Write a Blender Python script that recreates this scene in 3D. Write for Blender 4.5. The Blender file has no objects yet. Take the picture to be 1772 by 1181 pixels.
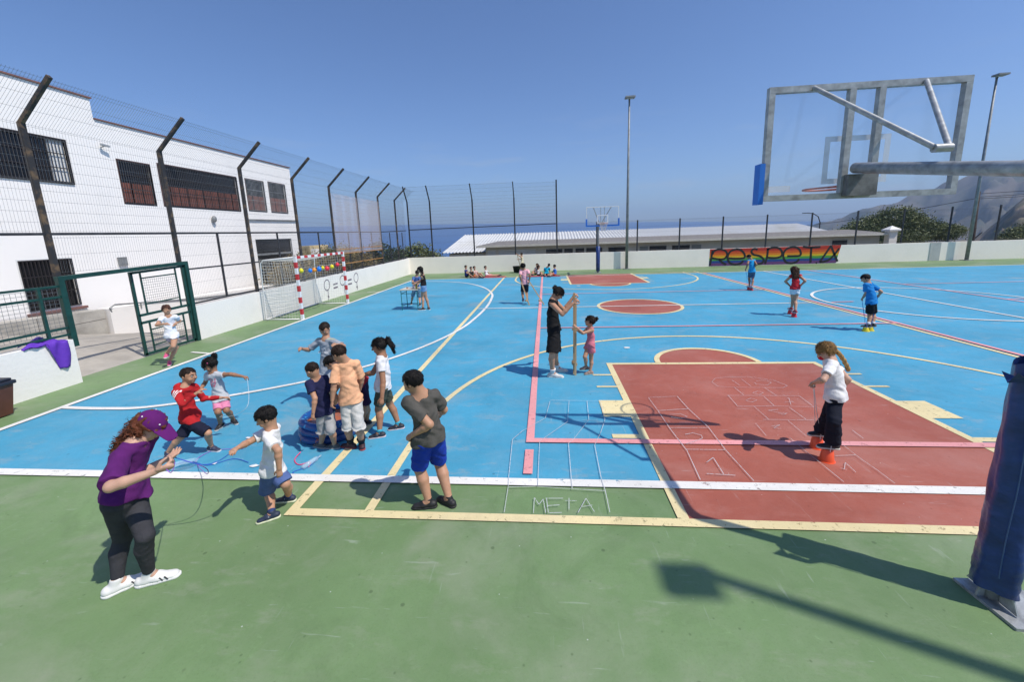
import bpy, bmesh, math, random
import numpy as np
from mathutils import Vector, Matrix
from mathutils.bvhtree import BVHTree
random.seed(7); rng = np.random.default_rng(7)
sc = bpy.context.scene
COL = sc.collection
R = math.radians

# ------------------------------------------------------------------ camera
cam_d = bpy.data.cameras.new('camera'); cam = bpy.data.objects.new('camera', cam_d); COL.objects.link(cam)
cr = Vector((0.99602647, 0.08233449, -0.03394571)); cu = Vector((0.01866524, 0.17970606, 0.98354326)); cf = Vector((-0.08707979, 0.98026872, -0.1774552))
m = Matrix((( cr.x, cu.x, -cf.x, 0), (cr.y, cu.y, -cf.y, 0), (cr.z, cu.z, -cf.z, 2.573), (0, 0, 0, 1)))
cam.matrix_world = m
cam_d.sensor_width = 36.0; cam_d.lens = 693.1 / 1772 * 36; cam_d.shift_y = -0.0348
cam_d.clip_start = 0.05; cam_d.clip_end = 60000
sc.camera = cam

# ------------------------------------------------------------------ light
SUN = Vector((0.612, -0.266, 1.0)).normalized()
w = bpy.data.worlds.new("World"); sc.world = w; w.use_nodes = True
nt = w.node_tree; bg = nt.nodes['Background']
sky = nt.nodes.new('ShaderNodeTexSky'); sky.sky_type = 'NISHITA'; sky.sun_disc = False
sky.sun_elevation = math.asin(SUN.z); sky.sun_rotation = math.atan2(SUN.x, SUN.y)
sky.altitude = 150; sky.air_density = 1.0; sky.dust_density = 1.0; sky.ozone_density = 2.2
tint = nt.nodes.new('ShaderNodeMix'); tint.data_type = 'RGBA'; tint.blend_type = 'MULTIPLY'; tint.inputs[0].default_value = 1.0
tint.inputs[7].default_value = (.66, .80, 1.04, 1); nt.links.new(sky.outputs[0], tint.inputs[6])      # the deep dry-air blue of the day
# a few thin wisps low over the sea
wt_ = nt.nodes.new('ShaderNodeTexCoord'); wm = nt.nodes.new('ShaderNodeMapping'); wm.inputs['Scale'].default_value = (3.0, 3.0, 17.0); nt.links.new(wt_.outputs['Generated'], wm.inputs[0])
wn = nt.nodes.new('ShaderNodeTexNoise'); wn.inputs['Scale'].default_value = 2.6; wn.inputs['Detail'].default_value = 7; nt.links.new(wm.outputs[0], wn.inputs['Vector'])
wr_ = nt.nodes.new('ShaderNodeMapRange'); wr_.inputs[1].default_value = .56; wr_.inputs[2].default_value = .82; wr_.inputs[4].default_value = .42; nt.links.new(wn.outputs[0], wr_.inputs[0])
wz = nt.nodes.new('ShaderNodeSeparateXYZ'); nt.links.new(wt_.outputs['Generated'], wz.inputs[0]); wb = nt.nodes.new('ShaderNodeMapRange'); wb.inputs[1].default_value = .28; wb.inputs[2].default_value = .07; nt.links.new(wz.outputs[2], wb.inputs[0])
wk_ = nt.nodes.new('ShaderNodeMath'); wk_.operation = 'MULTIPLY'; nt.links.new(wr_.outputs[0], wk_.inputs[0]); nt.links.new(wb.outputs[0], wk_.inputs[1])
wx = nt.nodes.new('ShaderNodeMix'); wx.data_type = 'RGBA'; wx.inputs[7].default_value = (3.6, 4.0, 4.6, 1); nt.links.new(wk_.outputs[0], wx.inputs[0]); nt.links.new(tint.outputs[2], wx.inputs[6])
nt.links.new(wx.outputs[2], bg.inputs[0]); bg.inputs[1].default_value = 0.138
sl = bpy.data.lights.new('sun', 'SUN'); sl.energy = 4.45; sl.angle = R(0.53); sl.color = (1.0, 0.935, 0.845)
so = bpy.data.objects.new('sun', sl); COL.objects.link(so)
so.rotation_euler = SUN.to_track_quat('Z', 'Y').to_euler(); so.location = (20, -10, 40)
sc.view_settings.view_transform = 'Standard'; sc.view_settings.look = 'None'
sc.view_settings.exposure = 0.0; sc.view_settings.gamma = 1.0
sc.cycles.max_bounces = 6; sc.cycles.volume_bounces = 0

# ------------------------------------------------------------------ materials
def mat(name, color, rough=0.7, metal=0.0, var=0.0, vscale=3.0, bump=0.0, bscale=60.0, spec=0.5, stretch=None, color2=None, thr=None, sub=0.0):
    m = bpy.data.materials.new(name); m.use_nodes = True
    t = m.node_tree; b = t.nodes['Principled BSDF']
    b.inputs['Roughness'].default_value = rough; b.inputs['Metallic'].default_value = metal
    b.inputs['Specular IOR Level'].default_value = spec
    if sub: b.inputs['Subsurface Weight'].default_value = sub; b.inputs['Subsurface Radius'].default_value = (.012, .004, .002)
    tc = t.nodes.new('ShaderNodeTexCoord'); src = tc.outputs['Object']
    if stretch:
        mp = t.nodes.new('ShaderNodeMapping'); mp.inputs['Scale'].default_value = stretch; t.links.new(src, mp.inputs[0]); src = mp.outputs[0]
    c1 = (*color, 1)
    if var or color2:
        n = t.nodes.new('ShaderNodeTexNoise'); n.inputs['Scale'].default_value = vscale; n.inputs['Detail'].default_value = 6; n.inputs['Roughness'].default_value = .62
        t.links.new(src, n.inputs['Vector'])
        rp = t.nodes.new('ShaderNodeValToRGB'); t.links.new(n.outputs[0], rp.inputs[0])
        c2 = (*color2, 1) if color2 else (*[min(1, c * (1 + var)) for c in color], 1)
        c0 = c1 if color2 else (*[c * (1 - var) for c in color], 1)
        a, z = thr or (.32, .68)
        rp.color_ramp.elements[0].position = a; rp.color_ramp.elements[1].position = z
        rp.color_ramp.elements[0].color = c0; rp.color_ramp.elements[1].color = c2
        t.links.new(rp.outputs[0], b.inputs['Base Color'])
    else: b.inputs['Base Color'].default_value = c1
    if bump:
        n2 = t.nodes.new('ShaderNodeTexNoise'); n2.inputs['Scale'].default_value = bscale; n2.inputs['Detail'].default_value = 5
        t.links.new(src, n2.inputs['Vector'])
        bp = t.nodes.new('ShaderNodeBump'); bp.inputs['Strength'].default_value = bump; bp.inputs['Distance'].default_value = .02
        t.links.new(n2.outputs[0], bp.inputs['Height']); t.links.new(bp.outputs[0], b.inputs['Normal'])
    return m

def paint(name, color, stain, wear, stain_thr=(.50, .64), rough=.62):
    """outdoor court paint: broad tone changes, worn dusty patches, dark specks and fine scuffs"""
    m = bpy.data.materials.new(name); m.use_nodes = True; t = m.node_tree; b = t.nodes['Principled BSDF']; N = t.nodes.new; L = t.links.new
    b.inputs['Roughness'].default_value = rough; b.inputs['Specular IOR Level'].default_value = .35
    tc = N('ShaderNodeTexCoord').outputs['Object']
    def noise(s, d=5, r=.6, st=None, dist=0):
        v = tc
        if st:
            mp = N('ShaderNodeMapping'); mp.vector_type = 'TEXTURE' if False else 'POINT'; mp.inputs['Scale'].default_value = st; mp.inputs['Rotation'].default_value = (0, 0, (s * 37.0) % 3.1); L(tc, mp.inputs[0]); v = mp.outputs[0]
        n = N('ShaderNodeTexNoise'); n.inputs['Scale'].default_value = s; n.inputs['Detail'].default_value = d; n.inputs['Roughness'].default_value = r; n.inputs['Distortion'].default_value = dist
        L(v, n.inputs['Vector']); return n.outputs[0]
    def ramp(f, a, z):
        r = N('ShaderNodeMapRange'); r.inputs[1].default_value = a; r.inputs[2].default_value = z; L(f, r.inputs[0]); return r.outputs[0]
    def mix(f, c1, c2, k=1.0):
        x = N('ShaderNodeMix'); x.data_type = 'RGBA'
        if k != 1.0:
            mm = N('ShaderNodeMath'); mm.operation = 'MULTIPLY'; mm.inputs[1].default_value = k; L(f, mm.inputs[0]); f = mm.outputs[0]
        L(f, x.inputs[0])
        for i, c in ((6, c1), (7, c2)):
            if isinstance(c, tuple): x.inputs[i].default_value = (*c, 1)
            else: L(c, x.inputs[i])
        return x.outputs[2]
    dk = tuple(c * .80 for c in color); lt = tuple(min(1, c * 1.16) for c in color)
    c = mix(ramp(noise(.5), .3, .7), dk, lt)
    c = mix(ramp(noise(2.3, 8, .7, None, .8), .45, .7), c, tuple((a + b_) / 2 for a, b_ in zip(color, stain)), .40)
    c = mix(ramp(noise(60, 6, .7), .52, .75), c, tuple(x * .68 for x in color), .6)
    c = mix(ramp(noise(16, 7, .75, (.5, 1, 1), 1.2), .60, .72), c, tuple(min(1, x * 1.35 + .03) for x in color), .45)
    c = mix(ramp(noise(11, 7, .8, (1, .4, 1), 1.5), .62, .70), c, tuple(x * .62 for x in color), .35)
    c = mix(ramp(noise(9, 8, .7), .4, .75), c, tuple(x * .8 for x in color), .35)
    c = mix(ramp(noise(.42, 7, .62, (1, 1.6, 1), .6), *stain_thr), c, stain, wear)
    c = mix(ramp(noise(1.6, 9, .72, (1, 2.2, 1)), .56, .66), c, stain, wear * .6)
    c = mix(ramp(noise(.9, 8, .75, (1, 1.5, 1), 1.0), .55, .68), c, tuple(x * .66 for x in color), .38)
    vo = N('ShaderNodeTexVoronoi'); vo.inputs['Scale'].default_value = 3.2; L(tc, vo.inputs['Vector'])
    c = mix(ramp(vo.outputs['Distance'], .065, .035), c, tuple(x * .42 for x in color), .6)
    vo = N('ShaderNodeTexVoronoi'); vo.inputs['Scale'].default_value = 7.5; vo.inputs['Randomness'].default_value = 1.0; L(tc, vo.inputs['Vector'])
    c = mix(ramp(vo.outputs['Distance'], .09, .03), c, tuple(x * .5 for x in color), .6)
    vo = N('ShaderNodeTexVoronoi'); vo.inputs['Scale'].default_value = 5.1; L(tc, vo.inputs['Vector'])
    c = mix(ramp(vo.outputs['Distance'], .035, .02), c, (.7, .72, .7), .5)
    c = mix(ramp(noise(26, 4, .5, (.12, 1, 1), .5), .67, .76), c, (.6, .62, .6), .20)
    c = mix(ramp(noise(20, 4, .5, (1, .1, 1), .5), .68, .76), c, (.55, .58, .55), .18)
    L(c, b.inputs['Base Color'])
    bp = N('ShaderNodeBump'); bp.inputs['Strength'].default_value = .25; bp.inputs['Distance'].default_value = .01
    L(noise(45, 9, .75), bp.inputs['Height']); L(bp.outputs[0], b.inputs['Normal'])
    return m

M = {}
M['green'] = paint('court_green', (.156, .250, .106), (.29, .31, .23), .5)
M['blue'] = paint('court_blue', (.066, .330, .50), (.30, .35, .36), .62, (.58, .72))
M['red'] = paint('court_red', (.365, .102, .066), (.44, .22, .18), .35)
def chipped(m, lo=.36, hi=.43):
    t = m.node_tree; n = t.nodes.new('ShaderNodeTexNoise'); n.inputs['Scale'].default_value = 13; n.inputs['Detail'].default_value = 9; n.inputs['Roughness'].default_value = .8; tc = t.nodes.new('ShaderNodeTexCoord'); t.links.new(tc.outputs['Object'], n.inputs['Vector'])
    r = t.nodes.new('ShaderNodeMapRange'); r.inputs[1].default_value = lo; r.inputs[2].default_value = hi; r.inputs[3].default_value = .25; t.links.new(n.outputs[0], r.inputs[0]); t.links.new(r.outputs[0], t.nodes['Principled BSDF'].inputs['Alpha']); return m
M['line_white'] = paint('line_white', (.80, .78, .73), (.55, .54, .50), .4)
M['line_cream'] = paint('line_cream', (.78, .66, .36), (.55, .48, .32), .4)
M['line_pink'] = paint('line_pink', (.80, .34, .34), (.60, .32, .32), .3)
for k_ in ('line_white', 'line_cream', 'line_pink'): chipped(M[k_])
M['concrete'] = mat('concrete', (.36, .33, .285), .9, var=.22, vscale=1.4, bump=.3, bscale=40)
M['block'] = mat('concrete_block', (.37, .35, .31), .9, var=.25, vscale=1.8, bump=.4, bscale=25)
M['plaster'] = mat('white_plaster', (.82, .79, .745), .85, color2=(.74, .72, .675), vscale=1.1, thr=(.5, .75), bump=.25, bscale=18)
M['plaster_dull'] = mat('dull_plaster', (.95, .87, .76), .85, color2=(.86, .80, .70), vscale=.7, thr=(.45, .75), bump=.25, bscale=14)
M['facade'] = mat('facade_white', (.90, .875, .84), .8, color2=(.82, .80, .77), vscale=.5, thr=(.5, .8), bump=.12, bscale=10)
M['terracotta'] = mat('terracotta_edge', (.20, .10, .085), .8, var=.2)
M['galv'] = mat('galvanised_steel', (.36, .375, .375), .5, metal=.4, var=.3, vscale=14, bump=.05)
M['galv_dull'] = mat('weathered_galvanised', (.26, .27, .27), .6, metal=.4, var=.25, vscale=5)
M['dark_steel'] = mat('dark_painted_steel', (.030, .030, .034), .55, var=.5, vscale=6, spec=.4)
M['rusty_steel'] = mat('rusty_dark_steel', (.035, .033, .034), .6, color2=(.16, .105, .06), vscale=5, thr=(.5, .66), spec=.35)
M['wire'] = mat('fence_wire', (.16, .16, .165), .5, metal=.2)
M['wire_rust'] = mat('rusty_orange_wire', (.46, .22, .07), .8)
M['film'] = mat('dusty_netting', (.62, .52, .52), .9)
M['gate_green'] = mat('gate_green_paint', (.007, .050, .040), .45, var=.25, vscale=8)
M['black'] = mat('black_rubber', (.012, .012, .013), .6)
M['glass_dark'] = mat('dark_window_glass', (.012, .013, .016), .12)
M['shutter'] = mat('red_brown_shutter', (.26, .085, .055), .7, var=.35, vscale=9, stretch=(1, 1, .15))
M['grille'] = mat('black_grille', (.018, .014, .014), .6)
M['frame_white'] = mat('white_frame_paint', (.74, .74, .72), .5)
M['wood'] = mat('pine_wood', (.50, .33, .17), .65, var=.25, vscale=12, stretch=(1, 1, .08))
M['goal_red'] = mat('goal_red_paint', (.55, .03, .035), .42, var=.15)
M['goal_white'] = mat('goal_white_paint', (.80, .79, .77), .42, var=.08)
M['net'] = mat('net_cord', (.62, .60, .55), .9)
M['pad_blue'] = mat('navy_vinyl_padding', (.014, .040, .165), .36, var=.4, vscale=3, bump=.5, bscale=9, stretch=(1, 1, 1.8))  # tone noise paints highlights into the vinyl colour
M['pad_bright'] = mat('bright_blue_foam', (.015, .16, .60), .5)
M['rim'] = mat('orange_rim', (.45, .10, .05), .5)
M['rope_w'] = mat('white_cord', (.72, .70, .68), .9)
M['rope_p'] = mat('purple_cord', (.30, .12, .55), .8)
M['rope_b'] = mat('blue_cord', (.03, .12, .50), .8)
M['rope_pink'] = mat('pink_cord', (.75, .07, .20), .8)
M['purple'] = mat('purple_cloth', (.115, .030, .42), .75, bump=.5, bscale=14)

# ------------------------------------------------------------------ mesh helpers
class MB:
    def __init__(s): s.v = []; s.f = []; s.mi = []; s.cur = 0
    def add(s, v, f):
        n = len(s.v); s.v += [tuple(x) for x in v]; s.f += [tuple(i + n for i in g) for g in f]; s.mi += [s.cur] * len(f); return s
    def box(s, a, b):
        (x0, y0, z0), (x1, y1, z1) = a, b
        return s.add([(x0, y0, z0), (x1, y0, z0), (x1, y1, z0), (x0, y1, z0), (x0, y0, z1), (x1, y0, z1), (x1, y1, z1), (x0, y1, z1)],
                     [(0, 3, 2, 1), (4, 5, 6, 7), (0, 1, 5, 4), (1, 2, 6, 5), (2, 3, 7, 6), (3, 0, 4, 7)])
    def bar(s, a, b, w, d=None, side=(0, 0, 1)):
        """rectangular bar from a to b, w across `side`-perpendicular, d along side"""
        a = Vector(a); b = Vector(b); d = d or w; t = (b - a).normalized(); u = Vector(side)
        if abs(t.dot(u)) > .99: u = Vector((0, 1, 0))
        x = t.cross(u).normalized(); y = x.cross(t).normalized(); v = []
        for p in (a, b):
            for i, j in ((-1, -1), (1, -1), (1, 1), (-1, 1)): v.append(p + x * i * w / 2 + y * j * d / 2)
        return s.add(v, [(0, 1, 2, 3), (7, 6, 5, 4), (0, 4, 5, 1), (1, 5, 6, 2), (2, 6, 7, 3), (3, 7, 4, 0)])
    def tube(s, pts, r, n=8, caps=True):
        pts = [Vector(p) for p in pts]; rs = r if isinstance(r, (list, tuple)) else [r] * len(pts)
        v = []; prev = None
        for i, p in enumerate(pts):
            t = (pts[min(i + 1, len(pts) - 1)] - pts[max(i - 1, 0)]).normalized()
            if prev is None: x = t.orthogonal().normalized()
            else: x = (prev - t * prev.dot(t)).normalized()
            prev = x; y = t.cross(x)
            for k in range(n):
                a = 2 * math.pi * k / n; v.append(p + (x * math.cos(a) + y * math.sin(a)) * rs[i])
        f = []
        for i in range(len(pts) - 1):
            for k in range(n): f.append((i * n + k, i * n + (k + 1) % n, (i + 1) * n + (k + 1) % n, (i + 1) * n + k))
        if caps and n > 2: f += [tuple(range(n - 1, -1, -1)), tuple((len(pts) - 1) * n + k for k in range(n))]
        return s.add(v, f)
    def ball(s, c, r, n=12, m=8):
        rx, ry, rz = r if isinstance(r, (tuple, list)) else (r, r, r); v = []; f = []
        v.append((c[0], c[1], c[2] + rz))
        for i in range(1, m):
            a = math.pi * i / m
            for k in range(n):
                b = 2 * math.pi * k / n; v.append((c[0] + rx * math.sin(a) * math.cos(b), c[1] + ry * math.sin(a) * math.sin(b), c[2] + rz * math.cos(a)))
        v.append((c[0], c[1], c[2] - rz)); q = len(v) - 1
        for k in range(n): f.append((0, 1 + k, 1 + (k + 1) % n)); f.append((q, 1 + (m - 2) * n + (k + 1) % n, 1 + (m - 2) * n + k))
        for i in range(m - 2):
            for k in range(n): f.append((1 + i * n + k, 1 + (i + 1) * n + k, 1 + (i + 1) * n + (k + 1) % n, 1 + i * n + (k + 1) % n))
        return s.add(v, f)
    def lathe(s, c, prof, n=24):
        """profile of (radius, z) pairs turned about the vertical through c"""
        v = []; f = []
        for r, z in prof:
            for k in range(n): a = 2 * math.pi * k / n; v.append((c[0] + r * math.cos(a), c[1] + r * math.sin(a), c[2] + z))
        for i in range(len(prof) - 1):
            for k in range(n): f.append((i * n + k, i * n + (k + 1) % n, (i + 1) * n + (k + 1) % n, (i + 1) * n + k))
        return s.add(v, f)
    def strip(s, pts, wd, z, closed=False):
        """flat painted line on the ground along pts"""
        P = [Vector((p[0], p[1])) for p in pts]; v = []; f = []; n = len(P)
        for i in range(n):
            a = P[i - 1] if (i or closed) else P[i]; b = P[(i + 1) % n] if (i < n - 1 or closed) else P[i]
            t = (b - a)
            if t.length < 1e-6: t = Vector((1, 0))
            t.normalize(); k = Vector((-t.y, t.x)) * wd / 2
            v += [(P[i].x + k.x, P[i].y + k.y, z), (P[i].x - k.x, P[i].y - k.y, z)]
        for i in range(n if closed else n - 1):
            j = (i + 1) % n; f.append((2 * i, 2 * i + 1, 2 * j + 1, 2 * j))
        return s.add(v, f)
    def build(s, name, mats, parent=None, smooth=False, kind=None, auto=False):
        me = bpy.data.meshes.new(name); off = Vector(parent.location) if parent else Vector((0, 0, 0))
        if parent and parent.parent: off = off + Vector(parent.parent.location)
        me.from_pydata([(a - off.x, b - off.y, c - off.z) for a, b, c in s.v], [], s.f)
        mats = mats if isinstance(mats, (list, tuple)) else [mats]
        for x in mats: me.materials.append(x)
        if len(mats) > 1: me.polygons.foreach_set('material_index', s.mi)
        if smooth: me.polygons.foreach_set('use_smooth', [True] * len(s.f))
        bm = bmesh.new(); bm.from_mesh(me); bmesh.ops.recalc_face_normals(bm, faces=bm.faces); bm.to_mesh(me); bm.free()
        if auto:
            try: me.set_sharp_from_angle(angle=R(40))
            except Exception: pass
        o = bpy.data.objects.new(name, me); COL.objects.link(o); o.parent = parent
        if kind: o['kind'] = kind
        return o

def empty(name, loc, label, cat, group=None):
    o = bpy.data.objects.new(name, None); COL.objects.link(o); o.location = loc; o.empty_display_size = .2
    tag(o, label, cat, group); return o
def tag(o, label, cat, group=None, kind=None):
    o['label'] = label; o['category'] = cat
    if group: o['group'] = group
    if kind: o['kind'] = kind
    return o
def copy_tree(o, parent=None):
    c = o.copy(); COL.objects.link(c); c.parent = parent
    for ch in list(o.children): copy_tree(ch, c)
    return c
def spline(pts, n=8, closed=False):
    P = [Vector(p) for p in pts]; out = []; N = len(P); rng_ = range(N if closed else N - 1)
    for i in rng_:
        p0 = P[i - 1] if (i or closed) else P[i]; p1 = P[i]; p2 = P[(i + 1) % N]; p3 = P[(i + 2) % N] if (closed or i + 2 < N) else p2
        for k in range(n):
            t = k / n; out.append(.5 * ((2 * p1) + (p2 - p0) * t + (2 * p0 - 5 * p1 + 4 * p2 - p3) * t * t + (3 * p1 - p0 - 3 * p2 + p3) * t ** 3))
    if not closed: out.append(P[-1])
    return out
def arc(cx, cy, r, a0, a1, n=48): return [(cx + r * math.cos(R(a0 + (a1 - a0) * i / n)), cy + r * math.sin(R(a0 + (a1 - a0) * i / n))) for i in range(n + 1)]

# measured outlines (metres) of the chalk drawings, wall symbols and banner strokes, and the joints of every person
XT = {'meta':[[[-0.43,3.29],[-0.43,3.69],[-0.44,3.85],[-0.46,4.62],[-0.35,4.84],[-0.05,5.22],[0.02,5.79]],[[-0.13,3.7],[-0.13,3.92],[-0.12,4.59],[0.25,5.11],[0.31,5.8]],[[0.22,3.66],[0.22,3.93],[0.23,4.54],[0.31,4.67],[0.54,5.18],[0.58,5.8]],[[0.54,3.33],[0.54,3.64],[0.53,3.88],[0.54,4.51],[0.65,4.81],[0.76,5.18],[0.78,5.82]],[[0.02,5.82],[0.31,5.81],[0.78,5.8]],[[-0.42,3.67],[-0.15,3.69],[0.22,3.66],[0.54,3.64]],[[-0.16,3.29],[-0.16,3.51],[-0.11,3.41],[-0.07,3.49],[-0.05,3.3]],[[-0.04,3.5],[-0.02,3.3]],[[-0.05,3.5],[0.12,3.51]],[[-0.03,3.4],[0.08,3.41]],[[-0.02,3.3],[0.1,3.31]],[[0.18,3.52],[0.17,3.35]],[[0.14,3.48],[0.25,3.48]],[[0.25,3.31],[0.34,3.52],[0.4,3.33]],[[0.28,3.39],[0.39,3.42]]],'hopa':[[[1.52,5.93],[1.54,5.47],[1.55,4.94],[1.58,4.41],[1.53,3.85]],[[1.96,5.98],[1.98,5.54],[2.04,4.99],[2.02,4.43],[2.05,3.85]],[[1.52,5.93],[1.96,5.98]],[[1.54,5.47],[1.97,5.53]],[[1.55,4.96],[2.03,4.97]],[[1.59,4.44],[2.03,4.44]],[[1.71,4.17],[1.82,4.27],[1.8,3.96]],[[1.63,3.96],[1.91,3.94]],[[1.69,4.79],[1.79,4.83],[1.88,4.77],[1.86,4.7],[1.72,4.61],[1.63,4.57],[1.64,4.55]],[[1.65,5.35],[1.82,5.36],[1.88,5.28],[1.77,5.23],[1.66,5.27]],[[1.72,5.11],[1.89,5.11]]],'hopb':[[[2.89,4.74],[2.89,4.38],[2.9,4.14],[2.91,3.86]],[[3.39,4.58],[3.37,4.28],[3.38,4.08],[3.37,3.85]],[[3.15,4.34],[3.37,4.36]],[[3.06,4.08],[3.16,4.21],[3.14,4.03]],[[3.04,4.1],[3.08,4.07]],[[2.68,5.1],[2.64,4.77]],[[3.13,5.19],[3.11,4.78]],[[2.83,5.21],[3.46,5.21]],[[2.91,5.63],[2.9,5.22]],[[3.37,5.59],[3.37,5.22]],[[2.73,6.02],[2.69,5.62],[3.21,5.64],[3.71,5.61],[3.74,6.0],[2.72,6.01]],[[3.22,5.97],[3.2,5.65]],[[2.96,6.35],[2.96,6.02]],[[3.41,6.32],[3.42,6.01]],[[2.94,6.34],[2.72,6.38],[2.71,6.58],[2.83,6.74],[3.07,6.8],[3.48,6.78],[3.72,6.64],[3.8,6.4],[3.69,6.32],[2.94,6.34]],[[3.24,6.71],[3.24,6.38]],[[3.13,6.11],[3.24,6.18],[3.29,6.12],[3.19,6.04],[3.13,6.1]],[[2.9,5.83],[3.01,5.91],[3.06,5.84],[2.96,5.77],[2.9,5.81]],[[3.51,5.9],[3.55,5.92],[3.44,5.67]],[[3.41,5.77],[3.54,5.78]],[[3.43,6.62],[3.6,6.64],[3.63,6.54],[3.51,6.43],[3.36,6.47],[3.37,6.54]],[[3.06,6.65],[3.08,6.43]],[[3.18,5.52],[3.04,5.49],[3.12,5.43],[3.24,5.41],[3.17,5.36],[3.12,5.4]],[[2.83,5.02],[2.96,5.06],[2.84,4.98],[2.92,4.96]],[[3.74,4.94],[3.72,4.73]]],'resp':[[[10.73,1.04],[10.69,0.69],[10.61,0.08]],[[10.73,0.79],[10.86,1.02],[11.19,1.1],[11.53,0.98],[11.65,0.73],[11.49,0.49],[11.16,0.46],[10.72,0.55]],[[11.16,0.46],[11.37,0.25],[11.62,0.1]],[[11.76,0.51],[12.23,0.47],[12.72,0.51],[12.7,0.77],[12.46,1.02],[12.16,1.07],[11.83,0.93],[11.69,0.59],[11.81,0.24],[12.15,0.08],[12.51,0.15],[12.67,0.32]],[[13.51,1.02],[13.28,1.07],[13.14,0.91],[13.27,0.7],[13.67,0.59],[13.92,0.36],[13.84,0.15],[13.58,0.07],[13.11,0.1]],[[14.13,1.08],[14.12,0.59],[14.03,0.08]],[[14.09,0.99],[14.42,1.11],[14.81,1.05],[15.02,0.77],[14.95,0.53],[14.6,0.44],[14.15,0.48]],[[15.34,0.54],[15.7,0.53],[16.12,0.57],[16.09,0.87],[15.85,1.07],[15.49,1.09],[15.18,0.9],[15.1,0.56],[15.28,0.18],[15.61,0.07],[15.93,0.16],[16.08,0.33]],[[16.23,1.11],[16.69,1.04],[17.29,1.07]],[[16.75,1.03],[16.76,0.58],[16.78,0.07]],[[17.1,0.05],[17.18,0.05]],[[17.32,0.09],[17.63,0.62],[17.91,1.12]],[[17.91,1.12],[18.14,0.61],[18.39,0.11]],[[17.36,0.09],[17.83,0.21],[18.15,0.54],[18.41,0.94]]],'sym':[[[16.62,0.62],[16.59,0.55],[16.54,0.48],[16.48,0.44],[16.4,0.42],[16.33,0.42],[16.27,0.45],[16.22,0.5],[16.19,0.56],[16.18,0.64],[16.2,0.71],[16.23,0.78],[16.29,0.83],[16.36,0.86],[16.43,0.87],[16.5,0.86],[16.56,0.82],[16.6,0.76],[16.62,0.69],[16.62,0.62]],[[16.43,0.42],[16.4,-0.0]],[[16.36,0.16],[16.44,0.15],[16.48,0.1]],[[16.9,0.6],[17.29,0.61]],[[16.9,0.44],[17.27,0.45]],[[17.98,0.66],[17.95,0.59],[17.9,0.53],[17.84,0.49],[17.76,0.47],[17.69,0.47],[17.62,0.5],[17.57,0.55],[17.53,0.61],[17.53,0.68],[17.54,0.75],[17.58,0.82],[17.64,0.87],[17.71,0.9],[17.78,0.91],[17.86,0.9],[17.92,0.86],[17.96,0.81],[17.99,0.74],[17.98,0.66]],[[17.87,0.46],[17.85,0.03]],[[18.25,0.63],[18.63,0.64]],[[18.24,0.44],[18.63,0.44]],[[19.32,0.64],[19.29,0.57],[19.24,0.51],[19.18,0.46],[19.1,0.44],[19.03,0.44],[18.97,0.47],[18.91,0.52],[18.88,0.58],[18.88,0.65],[18.89,0.72],[18.93,0.79],[18.99,0.84],[19.06,0.87],[19.13,0.89],[19.2,0.87],[19.26,0.84],[19.3,0.78],[19.32,0.71],[19.32,0.64]],[[19.13,0.43],[19.13,0.06]],[[19.03,0.21],[19.18,0.19]]]}
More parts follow.
